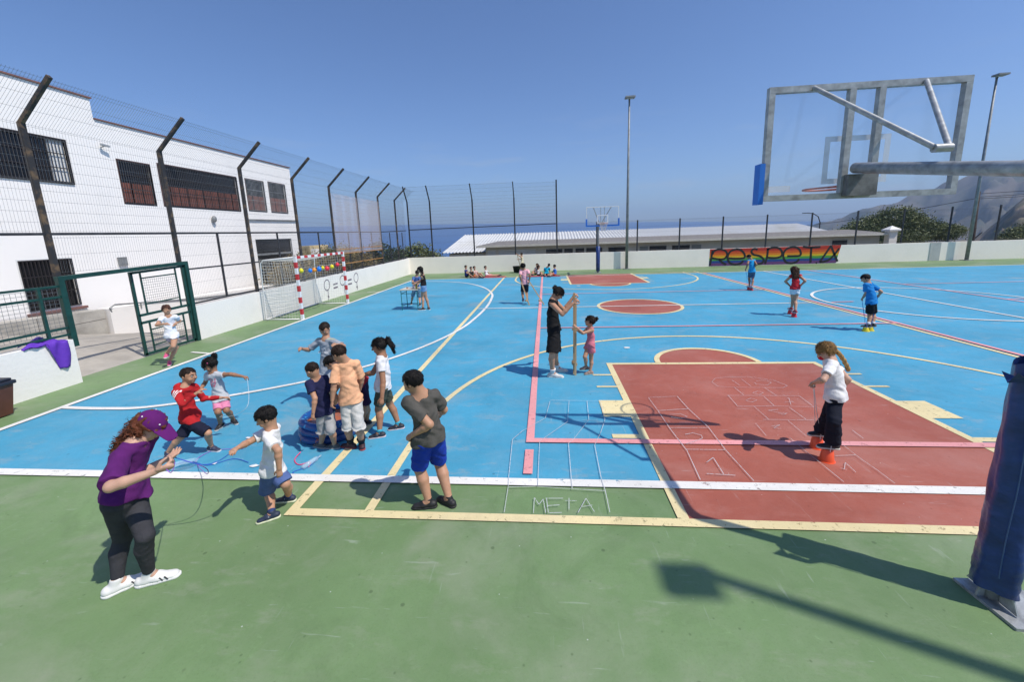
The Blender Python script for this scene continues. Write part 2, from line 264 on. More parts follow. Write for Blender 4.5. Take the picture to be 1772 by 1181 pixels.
PP = {'woman':{'o':[-3.19,2.39,0.0],'H':1.6,'az':15,'P':[0.017,0.023,0.714],'N':[0.105,0.14,1.142],'Hd':[0.159,0.212,1.222],'S':[[0.058,0.262,1.089],[0.131,-0.01,1.089]],'E':[[0.032,0.088,0.851],[0.283,-0.222,1.007]],'W':[[0.067,0.316,0.853],[0.476,-0.096,1.04]],'Hp':[[-0.0,0.088,0.682],[0.035,-0.042,0.682]],'K':[[0.204,-0.021,0.466],[-0.081,0.054,0.372]],'A':[[0.09,0.04,0.083],[-0.09,-0.04,0.083]],'face':[5,-40],'toes':[25,50]},'redjacket':{'o':[-4.455,4.225,0.0],'H':1.14,'az':-15,'P':[0.039,0.042,0.439],'N':[0.047,0.049,0.873],'Hd':[0.082,0.086,1.0],'S':[[0.072,0.145,0.833],[0.02,-0.048,0.833]],'E':[[0.113,0.199,0.652],[0.162,-0.132,0.73]],'W':[[0.254,0.31,0.612],[0.274,-0.043,0.822]],'Hp':[[0.052,0.088,0.417],[0.027,-0.005,0.417]],'K':[[-0.034,-0.048,0.256],[0.293,-0.006,0.29]],'A':[[-0.215,-0.085,0.062],[0.215,0.085,0.062]],'face':[0,-5],'toes':[-40,-10]},'lovegirl':{'o':[-4.59,4.98,0.0],'H':1.06,'az':-95,'P':[-0.018,-0.017,0.418],'N':[-0.042,-0.039,0.81],'Hd':[-0.056,-0.052,0.932],'S':[[0.053,-0.045,0.773],[-0.133,-0.029,0.773]],'E':[[0.231,-0.062,0.792],[-0.243,0.015,0.638]],'W':[[0.311,0.047,0.718],[-0.202,-0.126,0.592]],'Hp':[[0.026,-0.02,0.397],[-0.062,-0.013,0.397]],'K':[[0.122,-0.108,0.278],[0.054,-0.178,0.285]],'A':[[0.04,0.07,0.059],[-0.04,-0.07,0.059]],'face':[-130,-30],'toes':[-30,-80]},'whitetee':{'o':[-2.61,3.275,0.0],'H':1.15,'az':200,'P':[-0.027,-0.022,0.428],'N':[0.016,0.013,0.841],'Hd':[-0.004,-0.004,0.971],'S':[[0.046,-0.086,0.801],[-0.023,0.104,0.801]],'E':[[0.203,-0.187,0.742],[-0.18,-0.068,0.743]],'W':[[0.2,-0.201,0.576],[-0.139,-0.224,0.784]],'Hp':[[-0.011,-0.067,0.405],[-0.044,0.024,0.405]],'K':[[-0.144,0.039,0.176],[0.102,-0.026,0.3]],'A':[[0.0,-0.125,0.063],[0.0,0.125,0.063]],'face':[205,-25],'toes':[215,190]},'jersey':{'o':[-3.495,5.73,0.0],'H':1.3,'az':-95,'P':[0.023,0.014,0.449],'N':[0.064,0.039,1.062],'Hd':[0.065,0.039,1.219],'S':[[0.175,0.027,1.017],[-0.053,0.047,1.017]],'E':[[0.378,-0.036,0.955],[-0.228,0.017,0.885]],'W':[[0.381,-0.212,1.028],[-0.212,-0.16,0.956]],'Hp':[[0.077,0.009,0.423],[-0.031,0.019,0.423]],'K':[[0.196,-0.194,0.303],[0.061,-0.215,0.312]],'A':[[0.065,0.02,0.07],[-0.065,-0.02,0.07]],'face':[-95,-35],'toes':[-95,-95]},'navytee':{'o':[-2.76,4.405,0.0],'H':1.12,'az':150,'P':[0.019,0.012,0.476],'N':[-0.032,-0.02,0.93],'Hd':[-0.055,-0.035,1.038],'S':[[-0.077,-0.103,0.891],[0.022,0.068,0.891]],'E':[[0.014,-0.164,0.733],[0.161,0.046,0.643]],'W':[[-0.007,-0.199,0.575],[0.066,0.07,0.51]],'Hp':[[-0.005,-0.029,0.453],[0.042,0.053,0.453]],'K':[[-0.03,-0.028,0.258],[0.134,-0.113,0.304]],'A':[[-0.09,0.005,0.061],[0.09,-0.005,0.061]],'face':[165,-30],'toes':[165,180]},'peachtee':{'o':[-2.395,4.415,0.0],'H':1.25,'az':110,'P':[-0.003,-0.002,0.615],'N':[-0.029,0.018,1.123],'Hd':[-0.081,-0.01,1.233],'S':[[-0.13,-0.021,1.079],[0.076,0.054,1.079]],'E':[[-0.135,-0.109,0.873],[0.102,0.113,0.875]],'W':[[-0.165,-0.132,0.694],[0.041,0.143,0.704]],'Hp':[[-0.052,-0.019,0.59],[0.046,0.016,0.59]],'K':[[-0.046,-0.067,0.329],[0.098,-0.075,0.342]],'A':[[-0.075,0.005,0.067],[0.075,-0.005,0.067]],'face':[160,-30],'toes':[170,120]},'leanboy':{'o':[-2.56,4.99,0.0],'H':1.2,'az':175,'P':[0.033,0.017,0.62],'N':[-0.163,-0.083,0.904],'Hd':[-0.288,-0.148,0.974],'S':[[-0.149,-0.177,0.87],[-0.13,0.034,0.87]],'E':[[-0.069,-0.348,0.794],[-0.167,-0.064,0.669]],'W':[[-0.132,-0.445,0.656],[-0.232,-0.18,0.487]],'Hp':[[0.029,-0.033,0.596],[0.038,0.067,0.596]],'K':[[0.074,-0.031,0.323],[0.065,-0.083,0.321]],'A':[[0.02,0.05,0.065],[-0.02,-0.05,0.065]],'face':[190,-50],'toes':[175,175]},'ponytail':{'o':[-2.125,4.805,0.0],'H':1.27,'az':195,'P':[-0.033,-0.015,0.641],'N':[-0.004,-0.002,1.084],'Hd':[-0.026,-0.012,1.21],'S':[[0.022,-0.111,1.039],[-0.036,0.105,1.039]],'E':[[0.061,-0.189,0.795],[-0.145,-0.014,0.847]],'W':[[0.061,-0.265,0.621],[-0.313,0.051,0.8]],'Hp':[[-0.019,-0.066,0.615],[-0.047,0.037,0.615]],'K':[[-0.119,-0.008,0.34],[-0.038,0.166,0.343]],'A':[[-0.085,-0.115,0.068],[0.085,0.115,0.068]],'face':[195,-15],'toes':[200,200]},'bigboy':{'o':[-1.075,3.39,0.0],'H':1.38,'az':130,'P':[-0.038,-0.012,0.697],'N':[-0.091,-0.029,1.156],'Hd':[-0.141,-0.045,1.284],'S':[[-0.179,-0.105,1.108],[0.007,0.051,1.108]],'E':[[0.012,-0.145,0.922],[0.061,0.176,0.915]],'W':[[-0.15,-0.114,0.809],[-0.02,0.324,0.803]],'Hp':[[-0.082,-0.049,0.669],[0.007,0.025,0.669]],'K':[[-0.179,0.041,0.371],[-0.017,0.159,0.368]],'A':[[-0.095,-0.02,0.073],[0.095,0.02,0.073]],'face':[165,-15],'toes':[190,150]},'doorgirl':{'o':[-8.16,7.65,0.0],'H':1.28,'az':-40,'P':[0.084,0.089,0.613],'N':[0.09,0.096,1.082],'Hd':[0.085,0.09,1.222],'S':[[0.162,0.182,1.037],[0.017,0.009,1.037]],'E':[[0.085,0.344,0.913],[0.077,-0.178,0.944]],'W':[[0.165,0.174,0.899],[0.261,-0.188,0.968]],'Hp':[[0.118,0.131,0.587],[0.049,0.048,0.587]],'K':[[0.285,-0.104,0.46],[0.02,0.21,0.345]],'A':[[0.05,-0.06,0.289],[-0.05,0.06,0.069]],'face':[-30,0],'toes':[-60,-50]},'tablegirl':{'o':[-4.29,13.675,0.0],'H':1.5,'az':185,'P':[-0.022,-0.007,0.815],'N':[-0.03,-0.009,1.243],'Hd':[-0.093,-0.029,1.429],'S':[[-0.018,-0.141,1.191],[-0.041,0.122,1.191]],'E':[[-0.046,0.057,1.032],[-0.181,0.213,0.996]],'W':[[-0.256,-0.019,0.965],[-0.398,0.222,0.959]],'Hp':[[-0.016,-0.07,0.785],[-0.027,0.056,0.785]],'K':[[-0.099,0.022,0.462],[0.004,0.089,0.428]],'A':[[-0.08,-0.075,0.079],[0.08,0.075,0.079]],'face':[190,-35],'toes':[190,-60]},'tableboy':{'o':[-4.995,14.7,0.0],'H':1.3,'az':-75,'P':[0.056,0.019,0.62],'N':[0.108,0.037,1.079],'Hd':[0.138,0.047,1.219],'S':[[0.213,0.065,1.034],[-0.008,0.005,1.034]],'E':[[0.27,-0.097,0.894],[0.009,-0.177,0.91]],'W':[[0.194,-0.233,0.782],[0.078,-0.285,0.77]],'Hp':[[0.108,0.033,0.594],[0.003,0.005,0.594]],'K':[[0.156,0.046,0.28],[-0.098,-0.0,0.315]],'A':[[0.215,-0.15,0.07],[-0.215,0.15,0.07]],'face':[-60,-35],'toes':[-75,-75]},'adult':{'o':[0.125,7.035,0.0],'H':1.66,'az':-10,'P':[-0.005,0.0,0.829],'N':[-0.017,0.0,1.398],'Hd':[0.076,-0.001,1.5],'S':[[0.01,0.144,1.34],[-0.041,-0.144,1.34]],'E':[[0.185,0.254,1.147],[0.131,-0.308,1.187]],'W':[[0.336,0.28,1.355],[0.309,-0.288,1.36]],'Hp':[[0.007,0.069,0.796],[-0.017,-0.069,0.796]],'K':[[0.009,-0.021,0.437],[-0.046,-0.235,0.481]],'A':[[0.045,0.145,0.086],[-0.045,-0.145,0.086]],'face':[0,-45],'toes':[0,-10]},'pinkgirl':{'o':[0.725,7.07,0.0],'H':1.05,'az':195,'P':[0.04,-0.004,0.524],'N':[0.04,-0.004,0.871],'Hd':[0.034,-0.003,0.982],'S':[[0.064,-0.093,0.835],[0.016,0.085,0.835]],'E':[[-0.103,-0.152,0.799],[-0.084,0.177,0.715]],'W':[[-0.213,-0.15,0.905],[-0.192,0.275,0.758]],'Hp':[[0.051,-0.047,0.503],[0.029,0.039,0.503]],'K':[[0.055,0.002,0.272],[-0.067,-0.084,0.344]],'A':[[0.035,-0.04,0.058],[-0.035,0.04,0.118]],'face':[185,10],'toes':[200,190]},'pinkboy':{'o':[-0.79,14.44,0.0],'H':1.42,'az':95,'P':[0.008,0.0,0.735],'N':[-0.008,-0.0,1.271],'Hd':[-0.047,-0.003,1.387],'S':[[-0.131,-0.011,1.221],[0.118,0.011,1.221]],'E':[[-0.152,-0.157,1.03],[0.209,-0.146,1.061]],'W':[[-0.121,-0.084,0.839],[0.163,-0.127,0.858]],'Hp':[[-0.052,-0.005,0.706],[0.067,0.006,0.706]],'K':[[-0.108,0.199,0.411],[0.042,0.2,0.407]],'A':[[-0.08,0.01,0.175],[0.08,-0.01,0.175]],'face':[95,0],'toes':[95,95]},'wallkid':{'o':[-1.555,26.0,0.0],'H':1.3,'az':170,'P':[-0.002,-0.0,0.625],'N':[-0.008,-0.0,1.054],'Hd':[-0.022,-0.001,1.222],'S':[[-0.028,-0.113,1.009],[0.012,0.112,1.009]],'E':[[-0.139,-0.262,1.129],[-0.047,-0.067,0.892]],'W':[[-0.289,-0.195,1.222],[-0.231,-0.107,0.9]],'Hp':[[-0.012,-0.054,0.599],[0.007,0.054,0.599]],'K':[[-0.052,-0.229,0.384],[0.033,0.235,0.342]],'A':[[-0.035,0.01,0.17],[0.035,-0.01,0.17]],'face':[170,0],'toes':[170,170]},'blonde':{'o':[3.085,4.41,0.0],'H':1.24,'az':150,'P':[0.03,-0.021,0.679],'N':[-0.036,0.025,1.111],'Hd':[-0.074,0.052,1.194],'S':[[-0.084,-0.074,1.069],[0.025,0.115,1.069]],'E':[[-0.226,-0.177,0.951],[0.128,-0.024,0.899]],'W':[[-0.196,-0.022,0.866],[0.192,0.103,0.783]],'Hp':[[0.004,-0.066,0.654],[0.056,0.024,0.654]],'K':[[0.007,0.034,0.437],[-0.08,-0.19,0.492]],'A':[[0.035,0.14,0.217],[-0.035,-0.14,0.217]],'face':[175,-30],'toes':[175,170]},'redtop':{'o':[6.935,11.735,0.0],'H':1.3,'az':95,'P':[-0.0,0.0,0.739],'N':[-0.023,0.013,1.176],'Hd':[-0.052,0.031,1.28],'S':[[-0.134,0.002,1.131],[0.094,0.022,1.131]],'E':[[-0.208,0.13,0.966],[0.156,-0.145,1.002]],'W':[[-0.068,0.138,0.836],[0.165,0.008,0.889]],'Hp':[[-0.054,-0.005,0.713],[0.054,0.005,0.713]],'K':[[0.013,0.086,0.445],[0.018,-0.016,0.429]],'A':[[0.065,0.205,0.19],[-0.065,-0.205,0.19]],'face':[95,-25],'toes':[95,95]},'blueboy':{'o':[7.6,9.885,0.0],'H':1.22,'az':120,'P':[-0.017,0.013,0.659],'N':[-0.109,0.084,1.143],'Hd':[-0.149,0.114,1.249],'S':[[-0.194,0.024,1.101],[-0.008,0.131,1.101]],'E':[[-0.136,0.061,0.905],[0.134,-0.008,0.946]],'W':[[-0.113,0.176,0.772],[0.197,0.125,0.843]],'Hp':[[-0.061,-0.013,0.635],[0.028,0.039,0.635]],'K':[[0.036,0.111,0.389],[0.148,0.158,0.392]],'A':[[-0.07,-0.025,0.166],[0.07,0.025,0.166]],'face':[150,-30],'toes':[160,150]},'muralboy':{'o':[8.11,16.585,0.0],'H':1.35,'az':100,'P':[0.01,-0.005,0.735],'N':[-0.044,0.022,1.225],'Hd':[-0.12,0.059,1.328],'S':[[-0.156,-0.002,1.179],[0.078,0.04,1.179]],'E':[[-0.259,-0.179,1.076],[0.083,-0.145,1.042]],'W':[[-0.284,-0.119,0.891],[0.079,0.006,0.916]],'Hp':[[-0.046,-0.015,0.708],[0.066,0.005,0.708]],'K':[[0.01,0.184,0.449],[0.109,0.114,0.443]],'A':[[-0.01,0.085,0.172],[0.01,-0.085,0.172]],'face':[130,-35],'toes':[100,100]},'seatnavy':{'o':[-4.91,24.25,0.0],'H':1.3,'az':-15,'P':[0.002,0.0,0.114],'N':[-0.014,-0.003,0.464],'Hd':[-0.004,-0.001,0.64],'S':[[0.018,0.108,0.418],[-0.041,-0.113,0.418]],'E':[[0.101,-0.076,0.326],[0.088,-0.211,0.269]],'W':[[0.175,0.096,0.307],[0.247,-0.123,0.221]],'Hp':[[0.017,0.053,0.088],[-0.012,-0.052,0.088]],'K':[[0.358,-0.13,0.254],[0.324,-0.348,0.207]],'A':[[0.54,-0.43,0.07],[0.49,-0.73,0.07]],'face':[-15,0],'toes':[-15,-15]},'seatorange':{'o':[-4.52,23.85,0.0],'H':1.3,'az':-35,'P':[0.01,0.002,0.112],'N':[0.006,0.001,0.385],'Hd':[-0.001,-0.0,0.577],'S':[[0.072,0.095,0.339],[-0.059,-0.092,0.339]],'E':[[0.108,0.273,0.215],[-0.069,-0.292,0.242]],'W':[[0.229,0.167,0.117],[0.096,-0.272,0.132]],'Hp':[[0.041,0.047,0.086],[-0.022,-0.043,0.086]],'K':[[0.318,-0.145,0.113],[0.289,-0.197,0.067]],'A':[[0.62,-0.29,0.07],[0.53,-0.42,0.07]],'face':[-35,0],'toes':[-35,-35]},'seatpink':{'o':[-4.18,23.93,0.0],'H':1.3,'az':-30,'P':[0.009,0.002,0.112],'N':[-0.113,-0.02,0.408],'Hd':[-0.148,-0.026,0.602],'S':[[-0.039,0.082,0.366],[-0.153,-0.116,0.366]],'E':[[0.068,-0.088,0.271],[-0.106,-0.305,0.262]],'W':[[0.224,-0.19,0.242],[0.04,-0.371,0.162]],'Hp':[[0.037,0.049,0.086],[-0.018,-0.046,0.086]],'K':[[0.245,-0.103,0.25],[0.2,-0.279,0.183]],'A':[[0.43,-0.25,0.07],[0.37,-0.54,0.07]],'face':[-30,0],'toes':[-30,-30]},'seatwhite':{'o':[-3.64,24.13,0.0],'H':1.3,'az':-10,'P':[0.006,0.001,0.113],'N':[-0.033,-0.005,0.407],'Hd':[-0.043,-0.006,0.583],'S':[[-0.007,0.109,0.362],[-0.047,-0.117,0.362]],'E':[[0.08,0.268,0.236],[-0.103,0.049,0.227]],'W':[[0.167,0.382,0.115],[0.032,0.055,0.082]],'Hp':[[0.015,0.055,0.087],[-0.004,-0.053,0.087]],'K':[[0.397,0.259,0.068],[0.363,-0.028,0.064]],'A':[[0.76,0.48,0.07],[0.71,0.0,0.07]],'face':[-10,0],'toes':[-10,-10]},'seatgrey':{'o':[-0.66,24.76,0.0],'H':1.3,'az':-140,'P':[0.0,0.0,0.114],'N':[0.061,0.002,0.427],'Hd':[0.097,0.003,0.593],'S':[[0.126,-0.086,0.382],[-0.021,0.089,0.382]],'E':[[0.152,-0.287,0.291],[-0.064,-0.102,0.279]],'W':[[0.009,-0.303,0.155],[-0.177,-0.004,0.166]],'Hp':[[0.035,-0.042,0.088],[-0.035,0.042,0.088]],'K':[[-0.169,-0.211,0.221],[-0.13,-0.371,0.165]],'A':[[-0.24,-0.45,0.07],[-0.19,-0.79,0.07]],'face':[-140,0],'toes':[-140,-140]},'seatpale':{'o':[-0.49,23.89,0.0],'H':1.3,'az':-10,'P':[0.006,0.0,0.11],'N':[0.012,0.0,0.362],'Hd':[0.033,0.001,0.55],'S':[[0.031,0.113,0.316],[-0.009,-0.112,0.316]],'E':[[0.125,0.281,0.211],[-0.045,0.073,0.201]],'W':[[0.227,0.415,0.125],[0.16,0.065,0.093]],'Hp':[[0.016,0.054,0.084],[-0.003,-0.054,0.084]],'K':[[0.195,0.227,0.179],[0.198,-0.121,0.18]],'A':[[0.3,-0.07,0.07],[0.23,-0.37,0.07]],'face':[-10,0],'toes':[-10,-10]},'seatteal':{'o':[-0.0,24.1,0.0],'H':1.5,'az':80,'P':[-0.002,0.0,0.111],'N':[0.056,0.0,0.484],'Hd':[0.162,0.0,0.62],'S':[[-0.082,0.023,0.432],[0.178,-0.023,0.432]],'E':[[-0.121,0.208,0.261],[0.192,0.162,0.257]],'W':[[0.016,0.103,0.128],[0.223,-0.015,0.135]],'Hp':[[-0.064,0.011,0.081],[0.06,-0.011,0.081]],'K':[[-0.089,-0.377,0.076],[0.115,-0.409,0.074]],'A':[[-0.09,-0.77,0.079],[0.08,-0.81,0.079]],'face':[80,0],'toes':[80,80]},'seatblue':{'o':[0.5,23.66,0.0],'H':1.3,'az':170,'P':[0.006,-0.0,0.109],'N':[-0.007,0.0,0.426],'Hd':[-0.024,0.001,0.586],'S':[[-0.025,-0.113,0.38],[0.015,0.113,0.38]],'E':[[-0.109,0.059,0.27],[0.098,0.232,0.213]],'W':[[-0.214,-0.072,0.183],[-0.041,0.221,0.08]],'Hp':[[-0.004,-0.054,0.083],[0.015,0.054,0.083]],'K':[[-0.213,0.054,0.17],[-0.183,-0.231,0.165]],'A':[[-0.35,-0.23,0.07],[-0.32,-0.55,0.07]],'face':[170,0],'toes':[170,170]}}
X0, X1, Y0, Y1 = -7.95, 32.0, 3.775, 23.4       # playing area of the long pitch
WX, WY = -9.42, 27.1                             # inner faces of the boundary walls

# ------------------------------------------------------------------ ground
def grid(xs, ys, fz):
    b = MB(); v = [(x, y, fz(x, y)) for y in ys for x in xs]; n = len(xs)
    b.add(v, [(j * n + i, j * n + i + 1, (j + 1) * n + i + 1, (j + 1) * n + i) for j in range(len(ys) - 1) for i in range(n - 1)]); return b
MB().box((-9.42, -12, -.3), (45, 27.3, 0)).build('court_floor', M['green'], kind='structure')
def sheet(poly, z): b = MB(); b.add([(x, y, z) for x, y in poly], [tuple(range(len(poly)))]); return b
sheet([(X0, Y0), (X1, Y0), (X1, Y1), (X0, Y1)], .004).build('playing_surface', M['blue'], kind='structure')
kx0, kx1 = 1.18, 4.93
b = MB()
for y0, y1, yc, a0, a1 in ((3.24, 7.58, 7.58, 0, 180), (19.62, 23.96, 19.62, 180, 360)):
    b.add([(kx0, y0, .008), (kx1, y0, .008), (kx1, y1, .008), (kx0, y1, .008)], [(0, 1, 2, 3)])
    pa = arc(3.055, yc + (.06 if a0 == 0 else -.06), .93, a0, a1); b.add([(x, y, .008) for x, y in pa], [tuple(range(len(pa)))])
pa = arc(3.1, 13.6, 1.33, 0, 360)[:-1]; b.add([(x, y, .008) for x, y in pa], [tuple(range(len(pa)))])
b.build('key_area_paint', M['red'], kind='structure')
# cream basketball lines
b = MB(); W_ = .1; zc = .012
b.strip([(-2.53, 3.24), (8.68, 3.24)], W_, zc); b.strip([(-2.48, 3.29), (-2.48, 24.3)], W_, zc); b.strip([(8.63, 3.29), (8.63, 24.3)], W_, zc)
b.strip([(-2.53, 23.96), (1.13, 23.96)], W_, zc); b.strip([(4.98, 23.96), (8.68, 23.96)], W_, zc)
for y0, y1, s in ((3.29, 7.53, 1), (23.96, 19.67, -1)):
    b.strip([(kx0, y0), (kx0, y1)], W_, zc); b.strip([(kx1, y0), (kx1, y1)], W_, zc); b.strip([(kx0 - .05, y1 + .05 * s), (kx1 + .05, y1 + .05 * s)], W_, zc)
    cy = y1 + .1 * s; b.strip(arc(3.055, cy, .93, 0 if s > 0 else 180, 180 if s > 0 else 360), W_, zc + .003)
    yc = 4.8 if s > 0 else 22.4
    b.strip([(-1.73, 3.29 if s > 0 else 23.91), (-1.73, yc)], .09, zc); b.strip([(7.87, 3.29 if s > 0 else 23.91), (7.87, yc)], .09, zc)
    b.strip(arc(3.07, yc, 4.8, 0 if s > 0 else 180, 180 if s > 0 else 360), .09, zc)
    Y = lambda v: v if s > 0 else 27.2 - v
    for sx, xk in ((-1, kx0 - .05), (1, kx1 + .05)):
        for yy in (6.97, 6.41): b.strip([(xk, Y(yy)), (xk + sx * .33, Y(yy))], .06, zc)
        b.strip([(xk, Y(5.58)), (xk + sx * .37, Y(5.58))], .55, zc); b.strip([(xk, Y(4.76)), (xk + sx * .34, Y(4.76))], .1, zc)
b.strip(arc(3.1, 13.6, 1.35, 0, 360)[:-1], W_, zc, closed=True)
b.build('cream_court_lines', M['line_cream'], kind='structure')
# white futsal and handball lines
b = MB(); zw = .017
b.strip([(X0 - .06, Y0), (X1, Y0)], .12, zw); b.strip([(X0 - .06, Y1), (X1, Y1)], .1, zw); b.strip([(X0, Y0 + .06), (X0, Y1 - .05)], .11, zw)
b.strip([(12.05, Y0 + .06), (12.05, Y1 - .05)], .09, zw); b.strip([(-2.43, 13.62), (8.58, 13.62)], .08, zw)
b.strip(arc(12.1, 13.6, 3.0, 0, 360, 80)[:-1], .09, zw + .003, closed=True)
six = [(-7.9, 5.52), (-7.1, 5.49), (-6.35, 5.58), (-5.1, 6.2), (-3.93, 7.18), (-3.0, 8.7), (-2.42, 10.5), (-2.22, 12.2), (-2.15, 13.9), (-2.2, 15.5), (-2.36, 17.0), (-2.9, 18.8), (-3.75, 20.4), (-4.75, 21.5), (-6.1, 22.2), (-7.9, 22.5)]
b.strip([(p.x, p.y) for p in spline([(x, y, 0) for x, y in six])], .09, zw)
b.strip([(-8.55, 8.62), (X0 - .06, 8.5)], .07, zw); b.strip([(-8.6, 18.4), (X0 - .06, 18.4)], .06, zw)
b.add([(1.73 + .07 * math.cos(a * .6), 8.66 + .05 * math.sin(a * .6), zw) for a in range(10)], [tuple(range(10))])
b.add([(1.5 + .1 * math.cos(a * .6), 19.0 + .08 * math.sin(a * .6), zw) for a in range(10)], [tuple(range(10))])
b.build('white_court_lines', M['line_white'], kind='structure')
# pink volleyball lines
b = MB(); zp = .022
b.strip([(-.24, 4.57), (-.24, 23.3)], .1, zp); b.strip([(-.19, 4.62), (8.73, 4.62)], .1, zp); b.strip([(8.78, 4.57), (8.78, 23.3)], .1, zp)
for y in (10.6, 16.6): b.strip([(-.19, y), (8.73, y)], .07, zp)
b.strip([(-.24, 3.91), (-.24, 4.4)], .1, zp); b.strip([(9.2, 13.62), (9.9, 13.66)], .08, zp)
b.strip([(14.3, 4.6), (14.3, 23.3)], .08, zp); b.strip([(14.35, 17.3), (24, 17.3)], .07, zp); b.strip([(14.35, 13.6), (22, 13.6)], .07, zp)
b.build('pink_court_lines', M['line_pink'], kind='structure')

# chalk
def chalk(name, lines, label, wd):
    b = MB()
    for l in lines:
        P = [(x + random.uniform(-.003, .003), y + random.uniform(-.003, .003)) for x, y in l]
        for q1_, q2_ in zip(P[:-1], P[1:]): b.strip([q1_, q2_], wd * random.uniform(.8, 1.2), .027)
    o = b.build(name, M['chalk']); tag(o, label, 'chalk drawing'); return o
mc = mat('chalk_white', (.54, .56, .58), .95); M['chalk'] = mc
t = mc.node_tree; pb = t.nodes['Principled BSDF']; n = t.nodes.new('ShaderNodeTexNoise'); n.inputs['Scale'].default_value = 55; n.inputs['Detail'].default_value = 4
tc = t.nodes.new('ShaderNodeTexCoord'); t.links.new(tc.outputs['Object'], n.inputs['Vector'])
rp = t.nodes.new('ShaderNodeMapRange'); rp.inputs[1].default_value = .24; rp.inputs[2].default_value = .46; t.links.new(n.outputs[0], rp.inputs[0]); t.links.new(rp.outputs[0], pb.inputs['Alpha'])
chalk('chalk_race_lanes', XT['meta'], 'chalk race lanes ending in the word META on green paint', .0058)
chalk('chalk_hopscotch', XT['hopa'], 'chalk hopscotch ladder nearest the cream key edge on the red paint', .0056)
chalk('chalk_hopscotch', XT['hopb'], 'long chalk hopscotch with round top ending beside the cup-walking girl', .0042)

# ------------------------------------------------------------------ land, sea, mountains
nrm = Vector((-0.44770179, 0.89300891, 0.04580602)).cross(Vector((0.55546602, 0.83132855, 0.0187177)))
if nrm.z < 0: nrm = -nrm
nrm.normalize()
def zsea(x, y): return 2.573 - 150 / nrm.z - (nrm.x * x + nrm.y * y) / nrm.z
def hn(x, y, s=1.0, o=4, seed=0):
    v = 0; a = 1; f = s
    for i in range(o):
        q = seed * 1.7 + i * 5.1
        v = v + a * (np.sin(x * f * 1.31 + 2.1 * np.sin(y * f * .73 + q) + q) * np.cos(y * f * 1.17 + 1.7 * np.sin(x * f * .91 + q * .6)))
        a *= .5; f *= 2.03
    return v
def zland(x, y):
    if y < 27.35:
        return -.35
    d = y - 27.35
    z = -.35 - min(d, 6) * .30 - max(0, d - 6) * .02 - max(0, d - 45) * .28
    return z
S = MB()
n = 64
ring = [(r_ * math.cos(2 * math.pi * k / n), r_ * math.sin(2 * math.pi * k / n)) for r_ in (30, 300, 1000, 2500, 5000, 8800) for k in range(n)]
S.add([(x, y + 20, zsea(x, y + 20)) for x, y in ring], [(i * n + k, i * n + (k + 1) % n, (i + 1) * n + (k + 1) % n, (i + 1) * n + k) for i in range(5) for k in range(n)])
M['sea'] = mat('sea_water', (.015, .085, .26), .32, bump=.35, bscale=.02, spec=.3)
S.build('sea', M['sea'], kind='structure')
M['soil'] = mat('dry_soil', (.20, .155, .10), .95, color2=(.10, .115, .05), vscale=.25, thr=(.42, .6), bump=.4, bscale=3)
xs = [-400, -200, -100, -60, -40, -30] + list(range(-24, 60, 4)) + [64, 80, 110, 160, 250, 420]
ys = [-300, -120, -60, -30, -14, 0, 10, 20, 27.3] + [27.4, 29, 31, 33.4, 36, 40, 46, 55, 65, 80, 110, 160, 240, 400, 600]
gl = grid(xs, ys, lambda x, y: zland(x, y) + (float(hn(np.float64(x), np.float64(y), .2, 2)) * .12 if y > 30 else 0) + (-1.8 if x < -9 and y < 27.35 else 0))
gl.build('ground', M['soil'], kind='structure')
# mountains: a range falling to the sea, gullied, three kilometres off, and a nearer brown slope
def mountain(name, prof, r0, r1, r2, m_, amp, seed, sc_):
    az = np.linspace(prof[0][0], prof[-1][0], 130); te = np.interp(az, [q[0] for q in prof], [q[1] for q in prof])
    rr = np.concatenate([np.linspace(r0, r1, 34), np.linspace(r1, r2, 10)[1:]]); v = []
    for j, q in enumerate(rr):
        for i, a in enumerate(az):
            x = q * math.sin(R(a)); y = q * math.cos(R(a)); z0 = zsea(x, y) - 8 if r1 > 2000 else -8 - (q - 60) * .03
            top = 2.573 + te[i] * r1
            if q <= r1: k = ((q - r0) / (r1 - r0)); k = k ** .8
            else: k = 1 - ((q - r1) / (r2 - r1)) * .8
            g = abs(float(hn(np.float64(x), np.float64(y), sc_, 4, seed))) * amp
            zz = z0 + (top - z0) * k - g * (1 - abs(2 * k - 1) ** 3) * (1 if q < r1 else 0)
            zz += float(hn(np.float64(x), np.float64(y), sc_ * 4, 2, seed + 3)) * amp * .06
            v.append((x, y, zz))
    b = MB(); n = len(az)
    b.add(v, [(j * n + i, j * n + i + 1, (j + 1) * n + i + 1, (j + 1) * n + i) for j in range(len(rr) - 1) for i in range(n - 1)])
    return b.build(name, m_, kind='structure', smooth=True)
M['rock'] = mat('mountain_rock', (.125, .105, .085), .95, color2=(.045, .055, .035), vscale=.006, thr=(.4, .62), bump=.5, bscale=.03)
M['rock2'] = mat('near_slope_rock', (.20, .155, .115), .95, color2=(.10, .095, .055), vscale=.03, thr=(.4, .62), bump=.6, bscale=.2)
mountain('mountain', [(31.2, -.012), (32.32, .0005), (33.3, .0040), (34.75, .0115), (36.1, .0205), (37.4, .0268), (38.66, .0352), (39.24, .0425), (39.67, .0402), (40.26, .0420), (41.0, .0505), (41.71, .0563), (43.09, .0671), (44.3, .0745), (46, .080), (49, .09), (54, .11), (62, .13)], 2100, 3400, 4300, M['rock'], 170, 1, .0045)
mountain('hill', [(42.2, -.055), (43.4, -.042), (44.4, -.026), (45.0, -.010), (45.5, .004), (46.4, .026), (48, .05), (53, .08), (60, .10)], 240, 720, 900, M['rock2'], 26, 5, .022)
